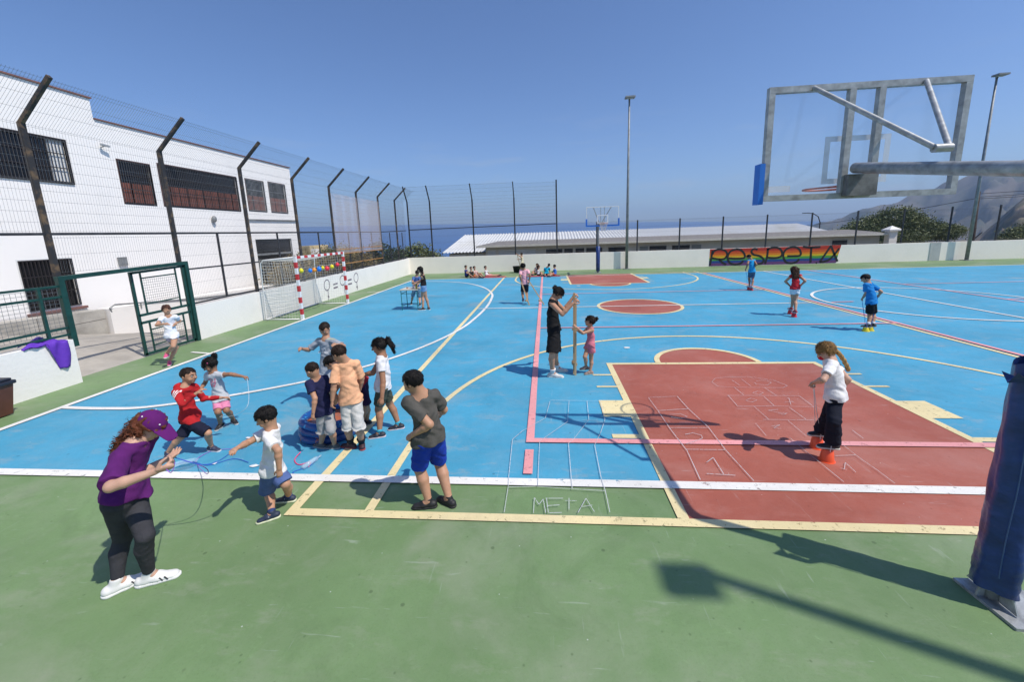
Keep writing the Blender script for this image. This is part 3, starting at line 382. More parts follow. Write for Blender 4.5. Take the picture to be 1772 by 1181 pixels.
# the sea air
hz = MB().box((-9000, -3000, -1500), (9000, 9500, 430)).build('haze', [], kind='stuff')
hm = bpy.data.materials.new('haze'); hm.use_nodes = True; ht = hm.node_tree; ht.nodes.remove(ht.nodes['Principled BSDF'])
pv = ht.nodes.new('ShaderNodeVolumePrincipled'); pv.inputs['Color'].default_value = (.54, .72, 1.0, 1); pv.inputs['Density'].default_value = 1.45e-4; pv.inputs['Anisotropy'].default_value = .1
ht.links.new(pv.outputs[0], ht.nodes['Material Output'].inputs['Volume']); hz.data.materials.append(hm)

# ------------------------------------------------------------------ boundary walls
o = MB().box((WX - .2, 9.82, -.3), (WX, 27.3, .93)).build('boundary_wall', M['plaster'])
me = o.data
for v in me.vertices:
    if v.co.z > 0 and v.co.y > 20: v.co.z = 1.10
tag(o, 'long white side wall behind the handball goal under the tall fence', 'wall')
b = MB()
for k, l in enumerate(XT['sym']):
    P = [(WX + .004, y, z) for y, z in l]; wd = .045 if len(l) != 2 or abs(l[0][1] - l[1][1]) > .2 else .07
    n = Vector((1, 0, 0)); v = []; f = []
    for i in range(len(P)):
        a = Vector(P[max(i - 1, 0)]); c = Vector(P[min(i + 1, len(P) - 1)])
        if len(P) > 15 and i in (0, len(P) - 1): a = Vector(P[-2]); c = Vector(P[1])
        t = (c - a).normalized(); k2 = t.cross(n) * wd * .5; v += [Vector(P[i]) + k2, Vector(P[i]) - k2]
    b.add(v, [(2 * i, 2 * i + 1, 2 * i + 3, 2 * i + 2) for i in range(len(P) - 1)])
M['sign_purple'] = mat('faded_purple_paint', (.16, .13, .17), .8)
b.build('painted_equality_symbols', M['sign_purple'], o)
o = MB().box((-9.6, 27.1, -2.5), (46, 27.3, 1.13)).build('boundary_wall', M['plaster_dull']); tag(o, 'long dull white far wall with a rainbow banner painted on it', 'wall')
for x, z1 in ((21.0, .02),): pass
MB().box((23.7, 27.075, -.01), (24.3, 27.1, 1.125)).build('patched_render', mat('grey_render', (.44, .45, .43), .9, var=.1), o)
b = MB().box((-9.24, -12, -.3), (-9.04, 6.70, .86)); o = b.build('boundary_wall', M['plaster']); tag(o, 'low white wall holding a purple cloth beside the gate opening', 'wall')

# rainbow banner on the far wall
bt = empty('rainbow_banner', (10.55, 27.1, 0), 'rainbow striped banner with black hand painted RESPETA lettering', 'banner')
m_ = bpy.data.materials.new('rainbow'); m_.use_nodes = True; t = m_.node_tree; pb = t.nodes['Principled BSDF']; pb.inputs['Roughness'].default_value = .8
geo = t.nodes.new('ShaderNodeTexCoord'); sp = t.nodes.new('ShaderNodeSeparateXYZ'); t.links.new(geo.outputs['Object'], sp.inputs[0])
nz = t.nodes.new('ShaderNodeTexNoise'); nz.inputs['Scale'].default_value = 2.5; t.links.new(geo.outputs['Object'], nz.inputs['Vector'])
ma = t.nodes.new('ShaderNodeMath'); ma.operation = 'MULTIPLY_ADD'; ma.inputs[1].default_value = .07; t.links.new(nz.outputs[0], ma.inputs[0]); t.links.new(sp.outputs[2], ma.inputs[2])
mr = t.nodes.new('ShaderNodeMapRange'); mr.inputs[1].default_value = .05; mr.inputs[2].default_value = 1.14; t.links.new(ma.outputs[0], mr.inputs[0])
cr_ = t.nodes.new('ShaderNodeValToRGB'); cr_.color_ramp.interpolation = 'CONSTANT'; t.links.new(mr.outputs[0], cr_.inputs[0])
els = [(0, (.13, .045, .16)), (.17, (.012, .05, .22)), (.31, (.06, .28, .05)), (.45, (.62, .42, .015)), (.56, (.70, .20, .012)), (.68, (.58, .085, .012)), (.82, (.42, .028, .015))]
while len(cr_.color_ramp.elements) < len(els): cr_.color_ramp.elements.new(.5)
for e, (p_, c_) in zip(cr_.color_ramp.elements, els): e.position = p_; e.color = (*c_, 1)
t.links.new(cr_.outputs[0], pb.inputs['Base Color'])
b = MB(); b.add([(10.55, 27.092, .02), (18.30, 27.092, .02), (18.52, 27.092, 1.14), (10.57, 27.092, 1.12), (10.55, 27.1, .02), (18.30, 27.1, .02), (18.52, 27.1, 1.14), (10.57, 27.1, 1.12)], [(0, 1, 2, 3), (0, 4, 5, 1), (1, 5, 6, 2), (2, 6, 7, 3), (3, 7, 4, 0)])
b.build('striped_panel', m_, bt)
b = MB()
for l in XT['resp']:
    P = spline([(x, 27.086, z) for x, z in l], 6) if len(l) > 2 else [Vector((x, 27.086, z)) for x, z in l]; v = []
    if len(l) == 2 and abs(l[0][0] - l[1][0]) < .15: P = [P[0], P[1]]
    for i, q in enumerate(P):
        a = P[max(i - 1, 0)]; c = P[min(i + 1, len(P) - 1)]; tt = (c - a).normalized(); k2 = Vector((-tt.z, 0, tt.x)) * .062; v += [q + k2, q - k2]
    b.add(v, [(2 * i, 2 * i + 1, 2 * i + 3, 2 * i + 2) for i in range(len(P) - 1)])
b.build('lettering', mat('black_paint', (.010, .009, .010), .6), bt)

# ------------------------------------------------------------------ fences
def wires(b, p00, p10, p01, p11, nx, zr, r=.0019):
    """welded mesh between four corners: nx vertical wires, horizontals at the fractions zr"""
    p00, p10, p01, p11 = map(Vector, (p00, p10, p01, p11))
    for i in range(nx + 1):
        t = i / nx; b.tube([p00.lerp(p10, t), p01.lerp(p11, t)], r, 3, False)
    for z in zr: b.tube([p00.lerp(p01, z), p10.lerp(p11, z)], r * 1.25, 3, False)
ZT, ZB = 5.60, 4.86
TIPX = -8.74
zr = [0, .015] + [i / 10 for i in range(1, 10)] + [.985, 1]
fl = empty('tall_mesh_fence', (WX - .1, 9.7, 0), 'tall dark mesh fence with inward cranked posts on the side wall', 'fence')
posts = [1.75, 4.4, 7.04, 9.71, 12.36, 15.0, 17.62, 20.2, 22.86, 25.46]
fx = WX - .1
for y in posts:
    z0 = .85 if y > 9.75 or y < 6.7 else 2.02
    b = MB(); b.bar((fx, y, z0), (fx, y, ZB + .02), .09, .07, (1, 0, 0)); b.bar((fx - .01, y, ZB), (TIPX, y, ZT), .075, .06, (0, 1, 0)); b.build('post', M['rusty_steel'] if y > 7 else M['dark_steel'], fl)
b = MB()
b.bar((fx, -.5, 2.84), (fx, 22.8, 2.90), .05, .05); b.bar((fx, 22.8, 2.90), (fx, 27.2, 2.99), .05, .05); b.bar((fx, 9.86, 1.92), (fx, 15.0, 1.92), .04, .04); b.bar((fx, 9.86, .99), (fx, 27.15, 1.17), .05, .04)
b.build('rail', M['dark_steel'], fl)
for i in range(3, len(posts)):
    ym = (posts[i] + (posts[i + 1] if i + 1 < len(posts) else 27.15)) / 2 + .05
    MB().bar((fx, ym, 1.0), (fx, ym, 2.86), .05, .04, (1, 0, 0)).build('mid_post', M['dark_steel'], fl)
ends = posts + [27.12]
for i in range(len(ends) - 1):
    y0, y1 = ends[i] + .05, ends[i + 1] - .05; n_ = int((y1 - y0) / .052)
    b = MB(); wires(b, (fx, y0, 2.88), (fx, y1, 2.88), (fx, y0, ZB), (fx, y1, ZB), n_, zr)
    wires(b, (fx, y0, ZB), (fx, y1, ZB), (TIPX - .02, y0, ZT - .03), (TIPX - .02, y1, ZT - .03), n_, [.3, .6, .9, .97])
    if i >= 3: wires(b, (fx, y0, 1.0), (fx, y1, 1.0), (fx, y0, 2.82), (fx, y1, 2.82), n_, [.02, .12, .3, .5, .7, .88, .98])
    elif i >= 2: wires(b, (fx, y0, 2.1), (fx, y1, 2.1), (fx, y0, 2.82), (fx, y1, 2.82), n_, [.02, .5, .95])
    b.build('mesh_panel', M['wire'], fl)
for y0, y1 in ((17.68, 20.15), (20.25, 22.8)):     # two bays hung with pale dusty netting
    b = MB(); wires(b, (fx + .03, y0, 1.9), (fx + .03, y1, 1.9), (fx + .03, y0, 4.6), (fx + .03, y1, 4.6), 50, [i / 26 for i in range(27)], .0048)
    b.build('netting', M['film'], fl)
    b = MB()
    for z in (1.42, 1.9, 2.1): b.bar((fx + .03, y0, z), (fx + .03, y1, z), .03, .03)
    b.build('rusty_bar', M['wire_rust'], fl)
# far end tall part
ff = empty('tall_mesh_fence', (-9.4, 27.2, 1.1), 'tall dark mesh fence of four bays at the far left corner', 'fence')
fy = 27.2; TY = 26.55
fxs = [-9.3, -7.75, -4.85, -2.05, .74]
for x in fxs:
    b = MB()
    if x < .5: b.bar((x, fy, 1.05), (x, fy, 4.88), .08, .07, (0, 1, 0)); b.bar((x, fy + .01, 4.86), (x, TY, 5.82), .07, .06, (1, 0, 0))
    else: b.bar((x, fy, 1.05), (x, fy, 5.9), .09, .07, (0, 1, 0))
    b.build('post', M['dark_steel'], ff)
MB().bar((-9.3, fy, 3.03), (.74, fy, 3.10), .06, .06).build('rail', M['dark_steel'], ff)
for x0, x1 in zip(fxs[:-1], fxs[1:]):
    x0 += .05; x1 -= .05; n_ = int((x1 - x0) / .055); b = MB()
    wires(b, (x0, fy, 1.2), (x1, fy, 1.2), (x0, fy, 3.0), (x1, fy, 3.0), n_, [.02, .25, .5, .75, .98], .003)
    wires(b, (x0, fy, 3.15), (x1, fy, 3.15), (x0, fy, 4.86), (x1, fy, 4.86), n_, [0, .12, .25, .38, .5, .63, .75, .88, 1], .003)
    if x1 > .3: wires(b, (x0, fy, 4.86), (x1, fy, 4.86), (x0, fy, 5.8), (x1, fy, 5.8), n_, [.2, .45, .7, .97], .003)
    else: wires(b, (x0, fy, 4.86), (x1, fy, 4.86), (x0, TY, 5.8), (x1, TY, 5.8), n_, [.2, .45, .7, .97], .003)
    b.build('mesh_panel', M['wire'], ff)
# far low fence
fw = empty('mesh_fence', (12, 27.2, 1.1), 'lower dark mesh fence with straight posts along the far wall', 'fence')
lx = [.74, 3.35] + [5.97 + 2.68 * i for i in range(13)]
for x in lx[1:]: MB().bar((x, fy, 1.05), (x, fy, 3.14 + (x - 6) * .006), .075, .06, (0, 1, 0)).build('post', M['dark_steel'], fw)
for x0, x1 in zip(lx[:-1], lx[1:]):
    x0 += .05; x1 -= .05; b = MB(); wires(b, (x0, fy, 1.2), (x1, fy, 1.2), (x0, fy, 3.12), (x1, fy, 3.12), int((x1 - x0) / .06), [0, .02, .2, .4, .6, .8, .98, 1], .0022); b.build('mesh_panel', M['wire'], fw)

# ------------------------------------------------------------------ gate
gt = empty('gate', (WX, 8.3, 0), 'open green steel gate with mesh leaf behind the running girl', 'gate')
gx = WX
b = MB(); b.bar((gx, 9.76, -.02), (gx, 9.76, 2.10), .10, .10, (1, 0, 0)); b.bar((-9.14, 6.78, .7), (-9.14, 6.78, 2.06), .10, .08, (1, 0, 0))
b.bar((-9.14, 6.73, 2.02), (gx, 9.81, 2.10), .09, .08); b.build('gate_frame', M['gate_green'], gt)
lf = MB()
for (a, c) in (((8.33, .03), (8.33, 1.98)), ((9.66, .03), (9.66, 2.03)), ((8.30, .06), (9.69, .06)), ((8.30, 1.97), (9.69, 2.02)), ((8.33, .98), (9.66, 1.0)), ((8.33, .80), (9.66, .82))):
    lf.bar((gx, a[0], a[1]), (gx, c[0], c[1]), .055, .05, (1, 0, 0))
lfo = lf.build('gate_leaf', M['gate_green'], gt)
b = MB()
for (a, c) in (((8.55, 1.0), (8.55, 1.95)), ((9.45, 1.0), (9.45, 2.0)), ((8.55, .08), (8.55, .80)), ((9.45, .08), (9.45, .80)), ((8.55, 1.22), (9.45, 1.24)), ((8.55, 1.83), (9.45, 1.85)), ((8.55, .60), (9.45, .62)), ((8.55, .22), (9.45, .24))):
    b.bar((gx, a[0], a[1]), (gx, c[0], c[1]), .028, .028, (1, 0, 0))
b.build('inner_frame', M['gate_green'], lfo)
b = MB(); wires(b, (gx, 8.56, 1.23), (gx, 9.44, 1.23), (gx, 8.56, 1.84), (gx, 9.44, 1.84), 17, [i / 10 for i in range(11)], .003); wires(b, (gx, 8.56, .23), (gx, 9.44, .23), (gx, 8.56, .61), (gx, 9.44, .61), 17, [i / 6 for i in range(7)], .003)
b.build('leaf_mesh', M['wire'], lfo)
# low mesh screen over the near wall
sf = empty('low_mesh_screen', (-9.14, 5, .86), 'green framed mesh screen standing on the low wall left of the gate', 'fence')
b = MB(); sx = -9.14
for z in (.93, 1.06, 1.66, 1.86): b.bar((sx, -3, z), (sx, 6.73, z + .02), .04, .04)
for y in (-.6, 1.2, 3.0, 4.8, 6.42): b.bar((sx, y, .86), (sx, y, 1.9), .045, .045, (1, 0, 0))
b.build('screen_frame', M['gate_green'], sf)
b = MB(); wires(b, (sx, -3, 1.0), (sx, 6.7, 1.0), (sx, -3, 1.84), (sx, 6.7, 1.84), 130, [i / 12 for i in range(13)], .003); b.build('screen_mesh', M['wire'], sf)

# ------------------------------------------------------------------ yard outside and school building
def zy(x, y):
    t = min(1, max(0, (-9.42 - x) / 4.1)); return -.004 + t * (.5 - .24 * (y - 8.6)) if y < 16 else -.004 + t * (.5 - .24 * 7.4)
xs = [-9.42, -10.2, -11, -12, -13, -13.52, -14.6, -16, -20]; ys = list(np.arange(-8, 27, 1.0))
yd = grid(xs, ys, lambda x, y: zy(x, y)); yd.build('yard_pavement', M['concrete'], kind='structure')
o = MB().box((-14.2, 2, -.6), (-13.55, 11.0, .70)).build('retaining_wall', M['block'])
for v in o.data.vertices:
    if v.co.z > 0: v.co.z = 1.02 if v.co.y < 5 else .69
tag(o, 'grey concrete block ramp wall seen through the gate opening', 'wall')
b = MB()
for y in (9.35, 7.6): b.box((-13.552, y - .006, -.2), (-13.546, y + .006, .76))
b.box((-13.552, 2, .40), (-13.546, 11, .412)); b.build('joint_line', mat('dark_joint', (.10, .09, .08), .9), o)
o = MB().box((-13.9, 11.05, -2.5), (-13.42, 26.5, .72)).build('ramp_wall', M['plaster'])
for v in o.data.vertices:
    if v.co.z > 0: v.co.z = .70 if v.co.y < 12 else .2
tag(o, 'white ramp wall with a grey handrail behind the gate', 'wall')
b = MB(); b.tube([(-13.44, 11.1, .58), (-13.4, 11.05, .72), (-13.4, 11.2, .80), (-13.4, 14.3, .50), (-13.4, 18, .3)], .025, 6); b.tube([(-13.4, 12, .55), (-13.4, 12, .72)], .02, 6); b.build('handrail', M['galv_dull'], o)
# school
bx = -14.5
sb = empty('school_building', (bx, 15, 0), 'white two storey school building with barred windows and red shutters', 'building')
wins = [(8.3, 11.67, 4.54, 5.79, 'w'), (13.15, 14.28, 4.06, 5.50, 'g'), (14.62, 18.51, 4.06, 5.60, 'g'), (19.10, 20.36, 4.12, 5.62, 'g'), (20.75, 22.10, 4.12, 5.66, 'g'), (9.90, 11.16, .84, 2.28, 'b'), (19.2, 22.08, .0, 2.70, 'd')]
ops = [(a, c, d, e) for a, c, d, e, _ in wins]
yL = -6; yR = 22.75
ycs = sorted({yL, 12.66, yR} | {q for a, c, _, _ in ops for q in (a, c)})
b = MB()
def top(y): return 7.28 if y < 12.66 else 6.66
for a, c in zip(ycs[:-1], ycs[1:]):
    ym = (a + c) / 2; holes = sorted([(d, e) for (p_, q, d, e) in ops if p_ < ym < q]); z = -3.0
    for d, e in holes:
        if d > z: b.add([(bx, a, z), (bx, c, z), (bx, c, d), (bx, a, d)], [(0, 1, 2, 3)])
        z = e
    b.add([(bx, a, z), (bx, c, z), (bx, c, top(ym)), (bx, a, top(ym))], [(0, 1, 2, 3)])
for (a, c, d, e) in ops:
    x2 = bx - .09; b.add([(bx, a, d), (bx, c, d), (x2, c, d), (x2, a, d), (bx, a, e), (bx, c, e), (x2, c, e), (x2, a, e)], [(0, 1, 2, 3), (4, 5, 6, 7), (0, 3, 7, 4), (1, 2, 6, 5)])
b.add([(bx, yR, -3), (bx - 9, yR, -3), (bx - 9, yR, 6.66), (bx, yR, 6.66), (bx, 12.66, 6.66), (bx - 9, 12.66, 6.66), (bx - 9, 12.66, 7.28), (bx, 12.66, 7.28), (bx - 9, yL, 7.28), (bx, yL, 7.28), (bx, yL, -3), (bx - 9, yL, -3)],
      [(0, 1, 2, 3), (3, 2, 5, 4), (4, 5, 6, 7), (7, 6, 8, 9), (9, 8, 11, 10), (1, 0, 10, 11), (1, 2, 5, 6, 8, 11)])
b.build('wall', M['facade'], sb)
b = MB(); b.box((bx - .1, yL, 7.285), (bx + .05, 12.70, 7.33)); b.box((bx - .1, 12.67, 6.665), (bx + .05, yR + .04, 6.705)); b.build('roof_edge', M['terracotta'], sb)
for (a, c, d, e, k) in wins:
    wn = MB(); wn.box((bx - .088, a, d), (bx - .075, c, e)); wo = wn.build('window', M['glass_dark'], sb)
    if k != 'd':
        g = MB(); n_ = int((c - a) / .085)
        for i in range(n_ + 1): y = a + (c - a) * i / n_; g.tube([(bx + .03, y, d + .01), (bx + .03, y, e - .01)], .011, 5, False)
        for z in (d + .02, d + (e - d) * .34, d + (e - d) * .67, e - .02): g.bar((bx + .03, a, z), (bx + .03, c, z), .012, .025)
        g.build('grille', M['galv_dull'] if a > 19 else M['grille'], wo)
    if k == 'g':
        g = MB(); n_ = max(2, int((c - a) / .36)); zt = d + (e - d) * .50
        for i in range(n_):
            ya = a + (c - a) * i / n_ + .03; yb = a + (c - a) * (i + 1) / n_ - .03
            if (i * 7 + int(a)) % 7 == 3: continue
            g.box((bx - .06, ya, d + .03), (bx - .04, yb, zt - .02))
        g.build('shutter', M['shutter'], wo)
    f = MB(); fr = .035; cm = M['frame_white'] if k in 'bd' else mat('dark_red_frame', (.07, .035, .032), .7)
    x0 = bx - .04; x1 = bx + .006
    if k == 'w':
        x1 = bx + .04; cm = M['grille']
    f.box((x0, a - fr, e), (x1, c + fr, e + fr)); f.box((x0, a - fr, d - fr), (x1, c + fr, d)); f.box((x0, a - fr, d), (x1, a, e)); f.box((x0, c, d), (x1, c + fr, e)); f.build('window_frame', cm, wo)
    if k == 'b': MB().box((bx - .1, a - .08, d - .12), (bx + .09, c + .12, d - .05)).build('sill', M['terracotta'], wo)
    if k == 'w': MB().box((bx - .06, c - .42, d + .02), (bx - .03, c - .02, e - .02)).build('shutter', M['frame_white'], wo)
    if k == 'd': MB().box((bx - .07, a, 1.88), (bx - .01, c, 1.98)).build('crossbar', M['galv_dull'], wo)
b = MB(); b.tube([(bx + .06, 18.7, 3.66), (bx + .06, 22.7, 3.72)], .035, 6); b.build('wall_pipe', M['galv_dull'], sb)
b = MB(); b.ball((bx + .1, 16.75, 3.62), (.09, .11, .14)); b.tube([(bx + .05, 16.75, 3.4), (bx + .05, 16.75, 3.5)], .02); b.build('wall_lamp', M['galv_dull'], sb, smooth=True)
b = MB(); b.bar((bx, 12.7, 5.80), (bx + .15, 12.75, 5.86), .03); b.bar((bx + .12, 12.62, 5.88), (bx + .16, 12.86, 5.85), .06, .06); b.build('security_camera', M['galv'], sb)
b = MB(); b.box((bx, 12.5, 1.93), (bx + .06, 12.78, 2.22)); b.build('meter_box', M['galv_dull'], sb)
o = MB().box((bx + .6, 22.9, -2.5), (bx + .9, 23.25, 2.05)).build('white_pillar', M['plaster']); tag(o, 'white square pillar at the corner of the school behind the goal', 'pillar')

# ------------------------------------------------------------------ far low building
fb = empty('long_low_building', (8, 36, -2), 'long low building with white corrugated roof beyond the far wall', 'building')
M['far_wall'] = mat('beige_wall', (.52, .49, .43), .9, var=.12, vscale=.6)
M['corr'] = mat('white_corrugated_roof', (.56, .57, .57), .65, color2=(.46, .45, .40), vscale=.25, thr=(.55, .8))
b = MB(); b.box((-5.2, 34.6, -3), (26.45, 35.4, 1.44)); b.box((-8.8, 36.2, -3), (-5.2, 40, .9)); b.build('wall', M['far_wall'], fb)
b = MB(); b.add([(-5.85, 33.9, 1.60), (26.6, 33.9, 1.60), (26.6, 38.3, 1.89), (-4.4, 38.3, 1.89)], [(0, 1, 2, 3)]); b.build('flat_roof', mat('grey_roofing', (.20, .185, .17), .9, var=.2), fb)
b = MB(); b.box((-5.9, 33.85, 1.45), (26.65, 33.95, 1.602)); b.box((-5.9, 33.95, 1.45), (26.65, 34.7, 1.47)); b.build('fascia', mat('cream_fascia', (.66, .62, .52), .8, var=.1), fb)
for i in range(2): pass
# corrugated roof with ribs
P = [(-9.4, 35.6, .96), (26.4, 35.6, 1.50), (23.3, 40, 2.52), (-8.1, 40, 2.52)]
v = []; n_ = 230
for i in range(n_ + 1):
    t = i / n_; a = Vector(P[0]).lerp(Vector(P[1]), t); c = Vector(P[3]).lerp(Vector(P[2]), t); up = .09 if i % 2 else 0
    a = a.copy(); a.z = .98 + .0; v += [(a.x, a.y, a.z + up), (c.x, c.y, c.z + up)]
b = MB(); b.add(v, [(2 * i, 2 * i + 1, 2 * i + 3, 2 * i + 2) for i in range(n_)])
b.add([(26.4, 35.6, .98), (23.3, 40, 2.52), (26.4, 44.4, .98)], [(0, 1, 2)]); b.add([(-9.4, 44.4, .98), (26.4, 44.4, .98), (23.3, 40, 2.52), (-8.1, 40, 2.52)], [(0, 1, 2, 3)]); b.add([(-9.4, 35.6, .96), (-8.1, 40, 2.52), (-9.4, 44.4, .98)], [(0, 1, 2)])
b.build('corrugated_roof', M['corr'], fb)
M['pale_glass'] = mat('pale_panel', (.50, .52, .53), .4, var=.1)
for a, c, g in ((-8.7, -7.2, 1), (-7.0, -5.6, 1), (-5.0, -4.33, 1), (-4.07, -.89, 1), (.01, 1.38, 0), (1.56, 2.26, 0), (2.5, 3.21, 0), (3.4, 4.72, 0), (5.24, 6.68, 0), (7.82, 8.48, 2), (8.62, 9.98, 0), (10.45, 11.85, 0), (12.03, 12.77, 2), (22.94, 24.04, 0)):
    a2 = a * 1.0; c2 = c * 1.0; yy = 34.597 if a > -5.1 else 36.197
    o = MB().box((a2, yy - .03, .35), (c2, yy + .02, 1.13 if yy < 35 else .80)).build('window', M['pale_glass'] if g == 1 else (M['glass_dark'] if g == 0 else mat('grey_pane', (.18, .19, .18), .3)), fb)
    MB().box((a2 - .04, yy - .05, 1.13 if yy < 35 else .80), (c2 + .04, yy + .01, 1.17 if yy < 35 else .84)).build('lintel', M['frame_white'] if g == 1 else M['far_wall'], o)
pass
o = empty('roof_pillar', (26.75, 34, -2), 'white pillar with pyramid cap at the end of the low building', 'pillar')
MB().box((26.5, 33.75, -2.5), (27.05, 34.25, 1.75)).build('shaft', M['plaster_dull'], o)
b = MB(); b.box((26.35, 33.6, 1.75), (27.2, 34.4, 1.86)); b.add([(26.35, 33.6, 1.865), (27.2, 33.6, 1.865), (27.2, 34.4, 1.865), (26.35, 34.4, 1.865), (26.78, 34, 2.15)], [(0, 1, 4), (1, 2, 4), (2, 3, 4), (3, 0, 4)]); b.build('pillar_cap', M['plaster'], o)
# ruined stone house behind the left fence
o = MB().box((-21.2, 33, -3), (-20.1, 36, 2.1)).box((-20.1, 33.1, -3), (-18.9, 36, 1.35)).box((-19.4, 33.0, -3), (-17.8, 36, 1.62)).build('stone_house', mat('yellow_stone', (.52, .42, .24), .95, var=.35, vscale=1.4, bump=.8, bscale=3)); tag(o, 'ruined yellow stone house behind the side fence', 'building')

# ------------------------------------------------------------------ trees
def leaf_mat(name, c, c2):
    m = mat(name, c, .6, color2=c2, vscale=.9, thr=(.35, .65)); return m
M['leaf_a'] = leaf_mat('olive_foliage', (.055, .080, .022), (.17, .19, .06)); M['leaf_b'] = leaf_mat('dark_foliage', (.012, .035, .016), (.04, .075, .025)); M['leaf_c'] = leaf_mat('dry_foliage', (.10, .09, .035), (.17, .13, .05))
M['bark'] = mat('bark', (.10, .075, .05), .9, var=.3, bump=.6, bscale=20)
def tree(name, label, base, blobs, leafm, leaf=.16, dens=900, trunk=.16, group=None, cat='tree'):
    t = empty(name, base, label, cat, group); B = Vector(base); b = MB()
    if trunk:
        c0 = Vector(blobs[0][0]); fork = B.lerp(c0, .45) + Vector((.1, 0, -.1)); b.tube([B, B.lerp(fork, .5) + Vector((.06, .03, 0)), fork], [trunk, trunk * .8, trunk * .65], 8)
        for c, r_ in blobs: b.tube([fork, fork.lerp(Vector(c), .6) + Vector((0, 0, -.15)), Vector(c)], [trunk * .5, trunk * .3, trunk * .1], 6)
        b.build('trunk', M['bark'], t)
    v = []; f = []
    for c, r_ in blobs:
        rx, ry, rz = r_; n = int(dens * (rx * ry * rz) ** .55); cl = max(10, n // 14)
        for _ in range(cl):
            d = rng.normal(size=3); d /= np.linalg.norm(d); q = rng.uniform(.35, 1.08) ** .6
            cc = np.array(c) + d * q * np.array([rx, ry, rz]); cs = rng.uniform(.10, .26) * min(rx, rz) + .1
            for _ in range(14):
                p_ = cc + rng.normal(size=3) * cs * np.array([1, 1, .6]); a = rng.normal(size=3); a /= np.linalg.norm(a); e = np.cross(a, rng.normal(size=3)); e /= np.linalg.norm(e)
                s_ = leaf * rng.uniform(.5, 1.2); k = len(v); v += [p_ + a * s_, p_ + e * s_ * .45, p_ - a * s_, p_ - e * s_ * .45]; f.append((k, k + 1, k + 2, k + 3))
    me = bpy.data.meshes.new('crown'); me.from_pydata([tuple(np.array(q) - np.array(base)) for q in v], [], f); me.materials.append(leafm); o = bpy.data.objects.new('crown', me); COL.objects.link(o); o.parent = t
    return t
tree('tree', 'broad olive green tree beyond the far wall under the mountain', (40, 50, -2.5), [((39.9, 50, 2.6), (2.4, 2, 1.3)), ((36.9, 50, 1.7), (2.2, 1.8, 1.2)), ((35.0, 50, 1.0), (1.5, 1.5, .9)), ((42.4, 50.5, 1.4), (2.3, 2, 1.3)), ((44.7, 50, 1.0), (1.9, 1.5, .9)), ((39.0, 49, .6), (3.2, 2, 1.2)), ((46.2, 50, 1.2), (.7, .8, .4))], M['leaf_a'], .115, 3300, .25)
tree('tree', 'small olive tree at the far right beside the wooden utility pole', (48.6, 45, -2.5), [((48.4, 45, .7), (1.9, 1.4, .9)), ((47.1, 45, .3), (1.2, 1, .6)), ((50, 45, 1.0), (1.8, 1.4, 1.1))], M['leaf_a'], .11, 2600, .2)
tree('bush', 'bright green bush behind the fence at the far left corner', (-11.9, 31, -2), [((-11.9, 31, 1.0), (.9, .8, .8)), ((-12.3, 31, .3), (1.1, .9, .9))], M['leaf_b'], .12, 1500, .08, cat='bush')
tree('bush', 'wide olive bush just left of the corrugated roof', (-10.7, 33, -2), [((-10.8, 33, 1.15), (1.15, 1, .8)), ((-9.6, 33, .6), (.9, .9, .7)), ((-11.9, 33, .7), (.8, .8, .7))], M['leaf_a'], .13, 1500, .08, cat='bush')
tree('bush', 'dark palm-like bush behind the netted fence bays', (-13.6, 31.5, -2), [((-13.3, 31.5, 1.3), (.8, .8, .9)), ((-14.0, 31.5, .4), (1.0, .9, .8))], M['leaf_b'], .15, 1200, .08, cat='bush')
M['leaf_d'] = leaf_mat('straw_foliage', (.15, .095, .030), (.24, .19, .075))
for x, y, z, k_, lb in ((-12.6, 20.0, .85, 'leaf_d', 'straw coloured shrub behind the far goal post'), (-12.2, 22.6, .95, 'leaf_c', 'brown dry shrub behind the first netted bay'), (-12.4, 25.0, 1.0, 'leaf_d', 'orange dry shrub behind the second netted bay'), (-14.6, 27.5, 1.1, 'leaf_a', 'tall olive shrub deeper behind the netted bays'), (-16.8, 30.0, 1.0, 'leaf_c', 'grey brown shrub below the ruined stone house')):
    tree('dry_shrub', lb, (x, y, -2), [((x, y, z), (1.25, 1.35, 1.0)), ((x + .5, y + .6, z - .7), (1.2, 1.3, .9)), ((x - .6, y - .5, z - .2), (.9, 1.0, .8))], M[k_], .085, 2600, .06, group='dry shrubs behind the side fence', cat='shrub')

# ------------------------------------------------------------------ lamp posts, utility pole
def floodlight(loc, h, label, tilt=0, k=1.0):
    t = empty('floodlight_post', loc, label, 'lamp post'); x, y, z = loc
    MB().tube([(x, y, z + .02), (x + tilt * .6, y, z + h * .5), (x + tilt, y, z + h)], [.095, .075, .05], 12).build('pole', M['galv_dull'], t, smooth=True)
    b = MB(); b.box((x - .22, y - .2, z), (x + .22, y + .2, z + .03)); b.build('base_plate', M['galv_dull'], t)
    xt = x + tilt; b = MB(); b.box((xt - .21 * k, y - .30 * k, z + h), (xt + .21 * k, y + .02, z + h + .09)); b.box((xt - .05, y - .04, z + h - .06), (xt + .05, y + .04, z + h - .002)); h1 = b.build('lamp_head', M['galv_dull'], t)
    MB().box((xt - .18, y - .27, z + h - .012), (xt + .18, y - .06, z + h - .002)).build('lens', mat('lamp_lens', (.5, .5, .48), .2), h1)
    return t
floodlight((5.25, 26.85, 0), 10.4, 'grey floodlight post in the middle of the far wall', 0, 1.35)
floodlight((25.6, 26.8, 0), 10.35, 'grey floodlight post at the right end of the far wall', 0, 1.35)
fo = floodlight((7.27, .05, 0), 10.2, 'tall floodlight post standing right of the nearest hoop', 0, .86)
up = empty('utility_pole', (30.7, 32, -2), 'dark wooden utility pole carrying wires past the mountain', 'utility pole')
